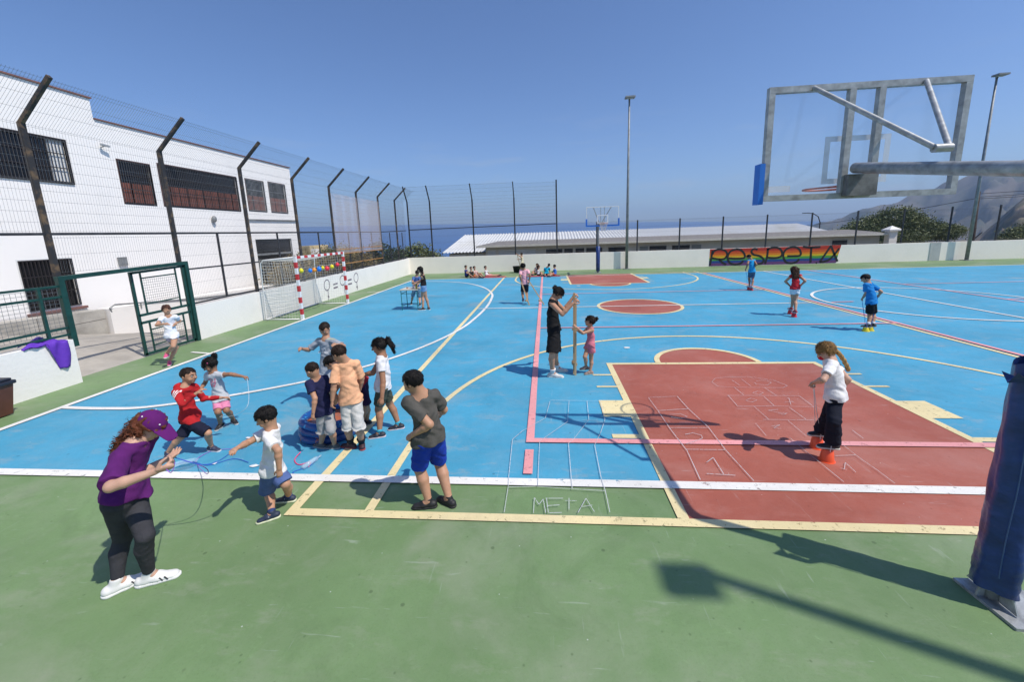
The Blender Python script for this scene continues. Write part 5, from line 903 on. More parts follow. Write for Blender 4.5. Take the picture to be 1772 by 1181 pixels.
def person(key, label, skin='m', hair=('short', (.012, .008, .006)), top=None, bottom=None, shoes=((.02, .02, .025), (.7, .7, .7)), lod=1, build=1.0, hh=None, curl=(.5, .5), palm=(None, None), group=None, socks=None, sit=False, hoff=0, foot_h=(0, 0), extra=None, cap=None):
    q = PP[key]; H = q['H']; o = q['o']; t = empty('person', (o[0], o[1], 0), label, 'person', group)
    off = np.array([0, 0, 0.0]); g = lambda k: np.array(q[k], float)
    P, N, Hd = g('P'), g('N'), g('Hd'); S, E, W, Hp, K, A = (np.array(q[k], float) for k in ('S', 'E', 'W', 'Hp', 'K', 'A'))
    h = (.0062, .0095, .0135)[lod]; hh = hh or (.135 * 1.6 if H > 1.45 else .198)
    f = nrmz([math.cos(R(q['az'])), math.sin(R(q['az'])), 0]); L = np.array([-f[1], f[0], 0]); up = nrmz(N - P)
    sk = skinm(SK[skin]); B = Blob(); b_ = build * H
    lift = 0 if key.startswith('seat') else .04 * H
    P = P + nrmz(N - P) * lift; Hp = Hp + nrmz(N - P) * lift
    # head frame
    fa, fe = q['face']; hf = nrmz([math.cos(R(fa)) * math.cos(R(fe)), math.sin(R(fa)) * math.cos(R(fe)), math.sin(R(fe))]); hu = nrmz(np.array([0, 0, 1.0]) - hf[2] * hf); hr = np.cross(hf, hu); hc = Hd
    ax = [hr, hf, hu]; hp = lambda a, b, c: hc + (hr * a + hf * b + hu * c) * hh
    B.ell(hp(0, -.02, .08), (.345 * hh, .43 * hh, .40 * hh), ax, .01); B.ell(hp(0, .09, -.20), (.255 * hh, .29 * hh, .27 * hh), ax, .03 * 1)
    B.ell(hp(0, .24, -.38), (.12 * hh, .11 * hh, .09 * hh), ax, .02)
    if lod < 2:
        for s in (-1, 1):
            B.ell(hp(s * .18, .26, -.17), (.11 * hh, .1 * hh, .12 * hh), ax, .015)                   # cheek
            B.ell(hp(s * .145, .43, .02), (.085 * hh, .07 * hh, .055 * hh), ax, .012, 's')            # socket
            B.ell(hp(s * .345, -.03, -.04), (.035 * hh, .075 * hh, .11 * hh), ax, .006)               # ear
        B.cone(hp(0, .38, .05), hp(0, .475, -.10), .028 * hh, .052 * hh, .008); B.ell(hp(0, .43, -.12), (.075 * hh, .05 * hh, .035 * hh), ax, .006)
        B.ell(hp(0, .365, -.235), (.10 * hh, .05 * hh, .022 * hh), ax, .005); B.ell(hp(0, .355, -.275), (.085 * hh, .05 * hh, .024 * hh), ax, .005)
    # neck and torso
    B.cone(hp(0, -.10, -.18), N - up * .01 * H, .033 * b_, .040 * b_, .02)
    mid = (P + N) / 2 - f * .012 * H
    B.cone(N - up * .03 * H, mid, .062 * b_, .056 * b_, .02, side=L, flat=.72); B.cone(mid, P, .056 * b_, .066 * b_, .02, side=L, flat=.8)
    for i in (0, 1): B.cone(N - up * .035 * H, S[i], .036 * b_, .030 * b_, .02)
    for i in (0, 1):
        B.cone(S[i], E[i], .031 * b_, .0235 * b_, .012); m1 = E[i] * .7 + W[i] * .3; B.cone(E[i], m1, .0235 * b_, .0245 * b_, .01); B.cone(m1, W[i], .0245 * b_, .0160 * b_, .01)
        fd = W[i] - E[i]; pn = palm[i] if palm[i] is not None else (np.array([0, 0, -1.0]) * .6 - L * (1 if i == 0 else -1) * .6 + f * .2)
        hand(B, W[i], fd, np.array(pn, float), .105 * H * (1.0 if H > 1.45 else 1.02), curl[i], (1 if i == 0 else -1) * (1 if np.dot(np.cross(nrmz(fd), pn), f) > 0 else -1) * (1 if i == 0 else -1), .008, lod == 0)
        kn = (K[i]); th = .054 * b_
        B.cone(Hp[i], kn, th, .0345 * b_, .015); cf_ = kn * .68 + A[i] * .32 - f * .010 * H; B.cone(kn, cf_, .033 * b_, .034 * b_, .012); B.cone(cf_, A[i], .034 * b_, .0200 * b_, .012)
    # shoes
    toes = q['toes']; sc_, so_ = shoes
    for i in (0, 1):
        a = R(toes[i]); fd = np.array([math.cos(a), math.sin(a), 0]); sd = np.array([-fd[1], fd[0], 0]); fl = .150 * H if H < 1.45 else .155 * H; z0 = A[i][2] - (.055 * H / 1.2 + .01)
        gp = np.array([A[i][0], A[i][1], z0]); B.cone(A[i], gp + fd * fl * .25 + np.array([0, 0, .03]), .022 * b_, .022 * b_, .01)
        if sc_ is None: continue
        hs = max(h * .8, .006); Sh = Blob(); zz = np.array([0, 0, 1.0])
        Sh.cone(gp - fd * fl * .22 + zz * .036, gp + fd * fl * .20 + zz * .040, .031 * H / 1.2, .033 * H / 1.2, .01, side=sd, flat=.95)
        Sh.cone(gp + fd * fl * .2 + zz * .036, gp + fd * fl * .58 + zz * .026, .034 * H / 1.2, .030 * H / 1.2, .015, side=sd, flat=.62); Sh.cone(gp - fd * fl * .08 + zz * .04, A[i] + zz * .012, .031 * H / 1.2, .030 * H / 1.2, .012)
        Sh.ell(A[i] + zz * .04, (.024 * H / 1.2,) * 3, None, .006, 's'); Sh.cut(lambda X, Y, Z, z0=z0: (z0 + .014) - Z + 0 * X + 0 * Y, gp - .4, gp + .4)
        sh = sdf_obj('shoe', Sh, hs, plain('shoe_upper', sc_, .6), t)
        So = Blob(); So.cone(gp - fd * fl * .22 + zz * .012, gp + fd * fl * .16 + zz * .012, .034 * H / 1.2, .032 * H / 1.2, .01); So.cone(gp + fd * fl * .16 + zz * .012, gp + fd * fl * .62 + zz * .012, .034 * H / 1.2, .031 * H / 1.2, .012)
        So.cut(lambda X, Y, Z, z0=z0: np.maximum(z0 + .001 - Z, Z - (z0 + .021)) + 0 * X + 0 * Y, gp - .4, gp + .4); s2 = sdf_obj('sole', So, hs, plain('shoe_sole', so_, .6), sh)
        if socks:
            Sk = Blob(); Sk.cone(A[i] + zz * .0, A[i] + (K[i] - A[i]) * socks[1], .0235 * b_, (.0235 + .055 * socks[1]) * b_, .005, capb=True); sdf_obj('sock', Sk, h, cloth(socks[0]), t)
    body = sdf_obj('body', B, h, sk, t)
    # hair
    hs_, hcol = hair; hm_ = hairm(hcol); Hb = Blob(); cr2 = hp(0, -.03, .11)
    big = {'short': (.378, .462, .40), 'buzz': (.366, .450, .388), 'curly': (.42, .50, .44), 'long': (.385, .465, .41), 'tail': (.372, .455, .40), 'braid': (.372, .455, .40), 'bun': (.375, .460, .40), 'longcurly': (.43, .50, .43)}[hs_]
    Hb.ell(cr2, tuple(x * hh for x in big), ax, .01)
    if hs_ in ('long', 'longcurly'):
        k = 1.35 if hs_ == 'longcurly' else 1.0
        for s in (-1, 0, 1): q0 = hp(s * .2, -.25, .0); Hb.cone(q0, q0 + (hr * s * .07 + ((-hu * .55 - hf * .30 - np.array([0, 0, .42])) if key == 'woman' else (-f * .12 - np.array([0, 0, .72])))) * hh * k, .19 * hh * k, .14 * hh * k, .03)
        for s in (-1, 1): q0 = hp(s * .30, -.12, .05); Hb.cone(q0, q0 + (hr * s * .05 - f * .10 - np.array([0, 0, .55])) * hh * k, .12 * hh * k, .09 * hh * k, .02)
    if hs_ == 'tail':
        Hb.cone(hp(0, -.42, .22), hp(0, -.60, .18), .09 * hh, .16 * hh, .01); Hb.cone(hp(0, -.60, .18), hp(0, -.72, -.25), .17 * hh, .15 * hh, .01); Hb.cone(hp(0, -.72, -.25), hp(.04, -.66, -.72), .14 * hh, .05 * hh, .01)
    if hs_ == 'bun': Hb.ell(hp(0, -.5, .18 + hoff), (.16 * hh, .15 * hh, .16 * hh), ax, .01)
    c0 = V(hc)
    line = {'buzz': .235, 'short': .175}.get(hs_, .18)
    def hcut(X, Y, Z):
        px, py, pz = X - c0[0], Y - c0[1], Z - c0[2]; a_ = (px * hr[0] + py * hr[1] + pz * hr[2]) / hh; b2 = (px * hf[0] + py * hf[1] + pz * hf[2]) / hh; c_ = (px * hu[0] + py * hu[1] + pz * hu[2]) / hh
        face = np.minimum(b2 - .08 - .22 * np.maximum(0, c_), line + .05 * np.sin(a_ * 14) - c_)                                   # positive inside the face window
        sidew = np.minimum(np.minimum(b2 + .16, -.10 - c_), .6 + 0 * a_)
        if hs_ in ('long', 'longcurly'): nape = -9 + 0 * a_; sidew = sidew * 0 - 9
        else: nape = np.minimum(-.30 - c_ + .18 * b2, b2 + .50)
        if hs_ in ('tail', 'bun', 'braid'): nape = np.minimum(-.24 - c_, b2 + .48)
        return np.maximum(np.maximum(face, sidew), nape) * hh
    Hb.cut(hcut, hc - 1, hc + 1)
    am = {'curly': .010, 'longcurly': .014, 'long': .006}.get(hs_, .0030); fr = {'curly': 2.6, 'longcurly': 2.2, 'long': 1.7}.get(hs_, 3.0)
    ho = sdf_obj('hair', Hb, h, hm_, t, wob=folds(am, fr, len(key)))
    # loose locks break the outline: thin tapering slivers lying along the flow of the hair
    me_ = ho.data; nv = len(me_.vertices); co_ = np.zeros(nv * 3, np.float32); me_.vertices.foreach_get('co', co_); co_ = co_.reshape(-1, 3); nn = np.zeros(nv * 3, np.float32); me_.vertices.foreach_get('normal', nn); nn = nn.reshape(-1, 3)
    nt_ = {0: 3000, 1: 1000, 2: 250}[lod]; r2 = np.random.default_rng(len(key) * 7 + int(H * 100)); pk_ = r2.integers(0, nv, nt_); base_ = co_[pk_]; nb_ = nn[pk_]; outw = base_ - hc
    ok = (np.sum(nb_ * outw, 1) > 0) & ((((base_ - hc) @ hu) < .02 * hh) | (not cap)) & (np.abs(nb_ @ np.float32([0, 0, 1])) < .97); base_ = base_[ok]; nb_ = nb_[ok]
    flow = np.tile(-hu * .8 - hf * .25, (len(base_), 1)); top_ = ((base_ - hc) @ hu) > .3 * hh; flow[top_] = hf * .7 - hu * .1 if hs_ in ('short', 'buzz') else -hf * .8
    curl_ = {'curly': 1.3, 'longcurly': 1.0}.get(hs_, .35); flow = flow + r2.normal(size=flow.shape) * curl_; flow = flow - nb_ * np.sum(flow * nb_, 1)[:, None]; flow /= np.linalg.norm(flow, axis=1)[:, None] + 1e-6
    ln2 = {'buzz': .045, 'short': .10, 'curly': .13}.get(hs_, .20) * hh * r2.uniform(.5, 1.3, len(base_)); sdv = np.cross(flow, nb_); wdt = .0022 + .0018 * r2.random(len(base_)); lift2 = {'buzz': .25, 'short': .32, 'curly': .8, 'longcurly': .55}.get(hs_, .22)
    a0 = base_ - nb_ * .002 - sdv * wdt[:, None]; a1 = base_ - nb_ * .002 + sdv * wdt[:, None]; mdl = base_ + flow * ln2[:, None] * .55 + nb_ * (ln2 * lift2 * .6)[:, None]; tp_ = base_ + flow * ln2[:, None] + nb_ * (ln2 * lift2 * .45)[:, None]
    vv = np.stack([a0, a1, mdl + sdv * wdt[:, None] * .8, mdl - sdv * wdt[:, None] * .8, tp_], 1).reshape(-1, 3); k5 = len(base_); bm = bmesh.new(); bm.from_mesh(me_); vs_ = [bm.verts.new(tuple(float(c) for c in q_)) for q_ in vv]
    for i in range(k5):
        j = i * 5; bm.faces.new((vs_[j], vs_[j + 1], vs_[j + 2], vs_[j + 3])); bm.faces.new((vs_[j + 3], vs_[j + 2], vs_[j + 4]))
    bm.to_mesh(me_); bm.free()
    if lod == 0 or (lod == 1 and key in ('jersey', 'pinkgirl', 'adult')):
        for s in (-1, 1):
            e = MB(); c = hp(s * .145, .352, .015); r_ = .052 * hh; oo = Vector(t.location); e.ball(tuple(c + np.array(oo)), r_, 12, 8); e.cur = 1; c2 = hp(s * .145, .352, .015) + hf * r_ * .62; e.ball(tuple(c2 + np.array(oo)), r_ * .52, 10, 6)
            e.build('eye', [plain('eye_white', (.34, .31, .29), .35), plain('eye_iris', (.02, .012, .008), .2)], t, smooth=True)
        bl_ = Blob()
        for s in (-1, 1): bl_.cone(hp(s * .08, .415, .115), hp(s * .22, .35, .125), .018 * hh, .012 * hh, .004)
        sdf_obj('eyebrows', bl_, max(.003, h * .5), hm_, t)
        bl_ = Blob(); bl_.cone(hp(-.075, .395, -.255), hp(.075, .395, -.255), .022 * hh, .022 * hh, .004); sdf_obj('lips', bl_, .003, plain('lip', (.32, .11, .09), .5), t)
    # top garment
    if top:
        T = Blob(); sl_, col, ext = top['sleeve'], top['col'], top.get('ext', .05) + lift / H; lo_ = top.get('loose', 1.0); gr = 1.0 + .18 * lo_
        hem = P - up * ext * H + 0 * f; chest = N - up * .06 * H
        T.cone(N - up * .045 * H, mid, .073 * b_, .069 * b_ * gr / 1.18, .02, side=L, flat=.74); T.cone(mid, hem, .069 * b_ * gr / 1.18, (.084 + .009 * lo_) * b_, .02, side=L, flat=.86, capb=True)
        for i in (0, 1): T.cone(Hp[i] + up * .02 * H, Hp[i] + (K[i] - Hp[i]) * .38, (.0605 + .004 * lo_) * b_, (.060 + .006 * lo_) * b_, .012)
        hq2 = V(hem); uq2 = V(up); T.cut(lambda X, Y, Z: np.where((X - hq2[0]) ** 2 + (Y - hq2[1]) ** 2 < (.17 * H) ** 2, -((X - hq2[0]) * uq2[0] + (Y - hq2[1]) * uq2[1] + (Z - hq2[2]) * uq2[2]), -9), hem - .45, hem + .45)
        for i in (0, 1):
            T.cone(N - up * .030 * H, S[i], .038 * b_, .037 * b_, .02)
            if sl_ > 0:
                if sl_ <= 1: T.cone(S[i], S[i] + (E[i] - S[i]) * sl_, .038 * b_, (.034 + .006 * lo_) * b_, .015, capb=True)
                else: T.cone(S[i], E[i], .038 * b_, .033 * b_, .015); T.cone(E[i], E[i] + (W[i] - E[i]) * (sl_ - 1), .033 * b_, .024 * b_, .01, capb=True)
            else: T.cone(S[i] + (S[i] - N) * .12, E[i], .03 * b_, .03 * b_, .01, 's')
        if top.get('strap'):
            T.cone(N + f * .02 * H, N + f * .02 * H + up * .2, .06 * b_, .12 * b_, .01, 's')
        T.cone(N - up * .012 * H, N + up * .2 * H, .046 * b_, .07 * b_, .006, 's')
        if top.get('hood'): T.cone(N - f * .045 * H + L * .04 * H, N - f * .045 * H - L * .04 * H, .04 * b_, .04 * b_, .02)
        to = sdf_obj(top.get('name', 'shirt'), T, h, cloth(col), t, wob=folds(.0080 if lo_ > .5 else .004, 1.0, len(key) * 1.3))
    else: to = None
    if bottom:
        T = Blob(); ln, col, fl_ = bottom['len'], bottom['col'], bottom.get('flare', .25); tight = bottom.get('tight', False)
        T.cone(P + up * .02 * H, P - up * .01 * H, .064 * b_, .071 * b_, .015, side=L, flat=.84, capa=True)
        for i in (0, 1):
            r0 = (.058 if tight else .0585) * b_; T.cone(P - L * (-1 if i == 0 else 1) * .03 * H, Hp[i], r0, r0, .015)
            if ln <= 1: T.cone(Hp[i], Hp[i] + (K[i] - Hp[i]) * ln, r0, (.038 if tight else .043 + .020 * fl_) * b_, .010, capb=True)
            else:
                T.cone(Hp[i], K[i], r0, (.037 if tight else .047) * b_, .012); e = K[i] + (A[i] - K[i]) * (ln - 1)
                if tight: cf_ = K[i] * .68 + A[i] * .32 - f * .010 * H; T.cone(K[i], cf_, .0365 * b_, .037 * b_, .012); T.cone(cf_, e, .037 * b_, .0245 * b_, .012, capb=True)
                else: T.cone(K[i], e, .047 * b_, (.042 + .022 * fl_) * b_, .012, capb=True)
        if top and lift:
            hq = V(P - up * (top.get('ext', .05) + lift / H - .03) * H); uq = V(up); T.cut(lambda X, Y, Z: (X - hq[0]) * uq[0] + (Y - hq[1]) * uq[1] + (Z - hq[2]) * uq[2], P - .4, P + .4)
        if bottom.get('skirt'): T.cone(P, P - np.array([0, 0, .17 * H]), .09 * b_, .125 * b_, .02, capb=True)
        sdf_obj(bottom.get('name', 'shorts'), T, h, cloth(col), t, wob=folds(.0015 if tight else .0065, 1.1, len(key) * 2.1))
    # what the helpers below need
    return dict(t=t, hp=hp, hh=hh, W=W + np.array([o[0], o[1], 0]), E=E + np.array([o[0], o[1], 0]), A=A + np.array([o[0], o[1], 0]), body=body, top=to, ho=ho, N=N, P=P, f=f, L=L, up=up, H=H, h=h, hf=hf, hu=hu, hr=hr, ax=ax, S=S, K=K, o=np.array([o[0], o[1], 0]), hc=hc)

def decal(pr, text, size, pos, dirv, col, upv=(0, 0, 1), name='print', target='top', lines=None):
    """lettering laid onto a garment: every vertex dropped onto the cloth along dirv"""
    d = nrmz(dirv); uv = nrmz(np.array(upv, float) - np.dot(upv, d) * d); rv = np.cross(uv, -d); pos = np.array(pos, float); vs = []; fs = []
    if text:
        cu_ = bpy.data.curves.new('t', 'FONT'); cu_.body = text; cu_.size = size; cu_.align_x = 'CENTER'; cu_.space_line = .8; cu_.offset = size * .012
        ob = bpy.data.objects.new('t', cu_); COL.objects.link(ob); me = bpy.data.meshes.new_from_object(ob); bm = bmesh.new(); bm.from_mesh(me); bmesh.ops.triangulate(bm, faces=bm.faces); bmesh.ops.subdivide_edges(bm, edges=[e for e in bm.edges if e.calc_length() > size * .25], cuts=1, use_grid_fill=False); bmesh.ops.triangulate(bm, faces=bm.faces)
        bm.verts.ensure_lookup_table(); vs = [(v.co.x, v.co.y) for v in bm.verts]; fs = [tuple(v.index for v in f_.verts) for f_ in bm.faces]; bm.free(); bpy.data.objects.remove(ob); bpy.data.curves.remove(cu_); bpy.data.meshes.remove(me)
    for l, wd in (lines or []):
        P_ = [Vector((a, b, 0)) for a, b in l]; k = len(vs); Q = []
        for i in range(len(P_) - 1): Q += [P_[i].lerp(P_[i + 1], j / 6) for j in range(6)]
        Q.append(P_[-1])
        for i, p_ in enumerate(Q):
            t_ = (Q[min(i + 1, len(Q) - 1)] - Q[max(i - 1, 0)]).normalized(); n_ = Vector((-t_.y, t_.x, 0)) * wd / 2; vs += [(p_.x + n_.x, p_.y + n_.y), (p_.x - n_.x, p_.y - n_.y)]
        fs += [(k + 2 * i, k + 2 * i + 1, k + 2 * i + 3, k + 2 * i + 2) for i in range(len(Q) - 1)]
    tg = pr[target]; bv = BVHTree.FromPolygons([v.co for v in tg.data.vertices], [tuple(p_.vertices) for p_ in tg.data.polygons]); out = []
    for x, y in vs:
        st = pos + rv * x + uv * y + d * .5; hit = bv.ray_cast(Vector(st), Vector(-d), 1.0)[0]
        out.append(tuple(np.array(hit) + d * .0035) if hit else tuple(pos + rv * x + uv * y))
    me = bpy.data.meshes.new(name); me.from_pydata(out, [], fs); me.materials.append(plain('print_ink', col, .8)); ob = bpy.data.objects.new(name, me); COL.objects.link(ob); ob.parent = tg.parent if target != 'x' else pr['t']
    return ob

BK = (.006, .0048, .0042); BR = (.014, .008, .005)
# woman in purple
w_ = person('woman', 'woman in purple shirt and purple cap untangling cords in the foreground', 'a', ('longcurly', (.095, .028, .012)), dict(sleeve=.92, col=(.095, .014, .120), ext=-0.025, loose=1.7), dict(len=1.93, col=(.042, .042, .048), tight=True, name='leggings'), ((.72, .71, .68), (.75, .74, .70)), lod=0, build=.97, hh=.212, curl=(.35, .95), palm=((0, -.2, 1), (-.3, .5, .6)), cap=True)
hp, hh = w_['hp'], w_['hh']
cb = Blob(); cb.ell(hp(0, -.03, .16), (.41 * hh, .48 * hh, .42 * hh), w_['ax'], .01)
c0_, hu_, hf_ = w_['hc'], w_['hu'], w_['hf']
cb.cut(lambda X, Y, Z: (.13 * .212 - ((X - c0_[0]) * hu_[0] + (Y - c0_[1]) * hu_[1] + (Z - c0_[2]) * hu_[2])), w_['hc'] - 1, w_['hc'] + 1)
cb.cone(hp(-.10, .42, .17), hp(-.10, .78, .10), .24 * hh, .17 * hh, .006, side=w_['hr'], flat=.16); cb.cone(hp(.10, .42, .17), hp(.10, .78, .10), .24 * hh, .17 * hh, .006, side=w_['hr'], flat=.16); cb.ell(hp(0, -.03, .59), (.03 * hh,) * 3, None, .002)
capo = sdf_obj('cap', cb, .0055, cloth((.105, .012, .125), .06, .15), w_['t'])
b = MB(); oo = np.array(w_['t'].location)
for a in (-.5, .5, 2.2, -2.2):
    c = hp(.345 * math.sin(a), -.03 + .40 * math.cos(a), .40); b.ball(tuple(c + oo), .006, 8, 6)
b.build('eyelet', plain('white_stitch', (.75, .72, .75)), w_['t'])
for i, (c, dd) in enumerate(((0, 1), (0, -1))): pass
# shoe stripes on the woman's trainers
def shoe_stripes(pr, i, side, col=(.05, .05, .06), n=3):
    b = MB(); a = R(PP_key[id(pr['t'])]['toes'][i]); fd = np.array([math.cos(a), math.sin(a), 0]); sd = np.array([-fd[1], fd[0], 0]) * side; gp = pr['A'][i].copy(); H_ = pr['H']
    k_ = H_ / 1.2
    for j in range(n):
        c = gp + fd * (.045 + .024 * j) * k_ + sd * .0325 * k_; z0 = pr['A'][i][2] - (.055 * k_ + .01)
        b.bar((c[0], c[1], z0 + .022), (c[0] - fd[0] * .018, c[1] - fd[1] * .018, z0 + .052), .008, .004, tuple(sd))
    b.build('shoe_stripe', plain('stripe', col), pr['t'])
PP_key = {id(w_['t']): PP['woman']}
shoe_stripes(w_, 0, -1); shoe_stripes(w_, 1, -1)
def trainers(pr, key, side, col=(.72, .72, .72)):
    PP_key[id(pr['t'])] = PP[key]; shoe_stripes(pr, 0, side, col, 1); shoe_stripes(pr, 1, side, col, 1)

rj = person('redjacket', 'boy in red jacket with white shoulder stripes striding right', 'm', ('buzz', BR), dict(sleeve=1.88, col=(.42, .018, .022), ext=.005, loose=1.1, hood=True, name='jacket'), dict(len=.95, col=(.012, .014, .032), flare=.9), ((.03, .035, .07), (.6, .6, .62)), lod=0, build=1.0, hh=.2)
sR, nR = np.array(PP['redjacket']['S'][1]), np.array(PP['redjacket']['N']); eR = np.array(PP['redjacket']['E'][1])
decal(rj, '', 1, sR + (eR - sR) * .15, (.1, -1, .35), (.75, .73, .72), name='sleeve_stripes', lines=[([(-.032 + .02 * j, .045), (-.018 + .02 * j, -.055)], .010) for j in range(3)])
lg = person('lovegirl', 'small girl in grey tee with pink LOVE lettering and pink shorts', 'd', ('bun', BK), dict(sleeve=.42, col=(.50, .52, .55), ext=.005, loose=.9), dict(len=.85, col=(.70, .24, .38), flare=.2), ((.015, .015, .018), (.5, .5, .5)), lod=0, build=1.08, hh=.196, hoff=.15)
decal(lg, 'LO\nVE', .085, lg['N'] - lg['up'] * .13 + lg['f'] * .05, lg['f'], (.62, .10, .20))
b = Blob(); b.cone(lg['hp'](-.36, .06, .26), lg['hp'](0, .02, .52), .035 * .196, .04 * .196, .004); b.cone(lg['hp'](0, .02, .52), lg['hp'](.36, .06, .26), .04 * .196, .035 * .196, .004); sdf_obj('headband', b, .005, cloth((.62, .10, .25)), lg['t'])
wt = person('whitetee', 'boy in white tee and denim shorts holding out a blue cord', 'm', ('short', BK), dict(sleeve=.72, col=(.74, .73, .72), ext=.005, loose=1.3), dict(len=.95, col=(.085, .13, .30), flare=.9), ((.02, .03, .06), (.66, .68, .45)), lod=0, build=1.1, hh=.203, socks=((.03, .05, .14), .12))
decal(wt, '', 1, wt['N'] - wt['up'] * .12 + wt['f'] * .05, wt['f'] + np.array([.3, -.6, 0]), (.03, .03, .04), lines=[([(-.03, .02), (-.01, -.01), (.01, .02), (.04, .0)], .005), ([(-.02, -.015), (.03, -.02)], .005)])
js = person('jersey', 'boy in grey football jersey with white lettering standing behind the pool', 'm', ('buzz', BR), dict(sleeve=.78, col=(.30, .33, .37), ext=.005, loose=1.2, name='jersey'), dict(len=.95, col=(.05, .07, .20), flare=.8), ((.02, .02, .03), (.5, .5, .5)), lod=0, build=1.05, hh=.205)
decal(js, 'Fly\nEmirates', .062, js['N'] - js['up'] * .17 + js['f'] * .05, js['f'], (.75, .76, .78))
for i in (0, 1): decal(js, '', 1, js['S'][i], (0, -.5, .85), (.62, .70, .25), upv=(0, 1, 0), name='shoulder_stripe', lines=[([(-.06 * (-1 if i else 1), .0), (.06 * (-1 if i else 1), -.012)], .006)])
ny = person('navytee', 'small boy in navy tee and grey striped shorts touching the pool', 'm', ('buzz', BR), dict(sleeve=.6, col=(.018, .020, .065), ext=.005, loose=1.1), dict(len=1.02, col=(.34, .34, .34), flare=1.1), ((.06, .065, .07), (.3, .3, .3)), lod=0, build=1.08, hh=.198)
pt = person('peachtee', 'boy in peach tee and pale grey shorts seen from behind', 'm', ('short', (.022, .012, .008)), dict(sleeve=.9, col=(.78, .42, .24), ext=.005, loose=1.3), dict(len=1.05, col=(.55, .54, .51), flare=1.2), ((.05, .02, .025), (.35, .06, .06)), lod=0, build=1.08, hh=.205, socks=((.02, .02, .025), .3))
ln_ = person('leanboy', 'dark haired boy in red top bending over the pool behind the peach tee', 'm', ('short', BK), dict(sleeve=.8, col=(.40, .02, .03), ext=.005, loose=1.0), dict(len=.95, col=(.035, .015, .05), flare=.9), ((.02, .02, .025), (.4, .4, .4)), lod=1, build=1.05, hh=.2)
pg = person('ponytail', 'girl with black ponytail in white tee and camouflage shorts', 'd', ('tail', BK), dict(sleeve=.5, col=(.72, .71, .72), ext=.005, loose=1.0), dict(len=.75, col=(.07, .075, .055), flare=.4), ((.02, .02, .03), (.6, .5, .52)), lod=0, build=1.1, hh=.205, socks=((.05, .38, .50), .12))
b = Blob(); b.ell(pg['hp'](0, -.47, .22), (.10 * .205, .05 * .205, .12 * .205), pg['ax'], .003); sdf_obj('hair_band', b, .004, plain('coral_elastic', (.80, .15, .10)), pg['t'])
trainers(wt, 'whitetee', 1); trainers(rj, 'redjacket', -1); trainers(pg, 'ponytail', 1)
bb = person('bigboy', 'boy in charcoal tee and bright blue shorts jogging across the white line', 'm', ('short', BK), dict(sleeve=.72, col=(.082, .078, .070), ext=.005, loose=1.0), dict(len=.90, col=(.012, .045, .36), flare=.4), ((.012, .012, .013), (.02, .02, .02)), lod=0, build=1.18, hh=.212, curl=(.9, .9))
dg = person('doorgirl', 'running girl in white knotted tee and pink trainers by the gate', 'm', ('bun', (.05, .018, .010)), dict(sleeve=.5, col=(.74, .74, .77), ext=.005, loose=1.0), dict(len=.35, col=(.55, .42, .50), flare=.5), ((.62, .08, .20), (.7, .6, .62)), lod=1, build=1.0, hh=.2, curl=(.9, .9))
tg_ = person('tablegirl', 'girl with long dark hair in black top and denim shorts at the desk', 'm', ('long', BK), dict(sleeve=0, col=(.012, .012, .014), ext=-0.040, loose=.4), dict(len=.45, col=(.20, .34, .55), flare=.6), ((.02, .02, .025), (.75, .75, .72)), lod=1, build=1.0, hh=.215)
tb = person('tableboy', 'boy in blue tee standing behind the school desk', 'm', ('short', BK), dict(sleeve=.7, col=(.07, .14, .34), ext=.005, loose=1.0), dict(len=.95, col=(.10, .20, .30), flare=.7), lod=1, hh=.2)
ad = person('adult', 'woman in black playsuit holding two wooden stilts upright', 'm', ('bun', BK), dict(sleeve=0, col=(.010, .010, .011), ext=.005, loose=1.2, name='playsuit'), dict(len=1.0, col=(.010, .010, .011), flare=1.3, name='playsuit_legs'), ((.55, .54, .52), (.68, .66, .62)), lod=0, build=.98, hh=.215, curl=(1.0, 1.0), socks=((.7, .7, .7), .2))
pk = person('pinkgirl', 'little girl in pink dress holding a wooden stilt beside a woman', 'm', ('bun', BR), dict(sleeve=0, col=(.55, .17, .22), ext=.005, loose=1.0, name='dress'), dict(len=.45, col=(.55, .17, .22), flare=1.8, name='dress_skirt'), ((.30, .20, .16), (.35, .28, .22)), lod=0, build=1.0, hh=.192, curl=(.9, .9), hoff=.1)
pb_ = person('pinkboy', 'boy in pink tee walking on wooden stilts with his back turned', 'd', ('curly', BK), dict(sleeve=.7, col=(.80, .42, .46), ext=.005, loose=1.2), dict(len=.85, col=(.02, .02, .03), flare=.5), ((.02, .03, .08), (.3, .3, .35)), lod=1, hh=.205, curl=(.9, .9))
wk = person('wallkid', 'child in cream top gripping a pole against the far wall', 'm', ('buzz', BR), dict(sleeve=0, col=(.66, .60, .42), ext=.005, loose=1.0), dict(len=.9, col=(.03, .03, .035), flare=.5), lod=2, hh=.2)
bo = person('blonde', 'girl with long blonde braid in white tee walking on orange cups', 'a', ('braid', (.20, .11, .038)), dict(sleeve=.6, col=(.74, .73, .73), ext=.005, loose=1.0), dict(len=1.93, col=(.010, .012, .022), flare=.8, name='trousers'), ((.02, .02, .022), (.55, .52, .45)), lod=0, build=1.08, hh=.2, curl=(.9, .9))
b = Blob()
pz = [bo['hp'](0, -.40, -.1), bo['hp'](.02, -.52, -.5), bo['hp'](.0, -.55, -.9), bo['hp'](-.04, -.52, -1.3), bo['hp'](-.04, -.50, -1.55)]
for i in range(4):
    for j in range(3): c = pz[i] + (pz[i + 1] - pz[i]) * j / 3; b.ell(c + bo['hr'] * .006 * (1 if (i * 3 + j) % 2 else -1), (.024 - .001 * i, .022, .026), None, .008)
sdf_obj('braid', b, .006, hairm((.30, .18, .065)), bo['t'])
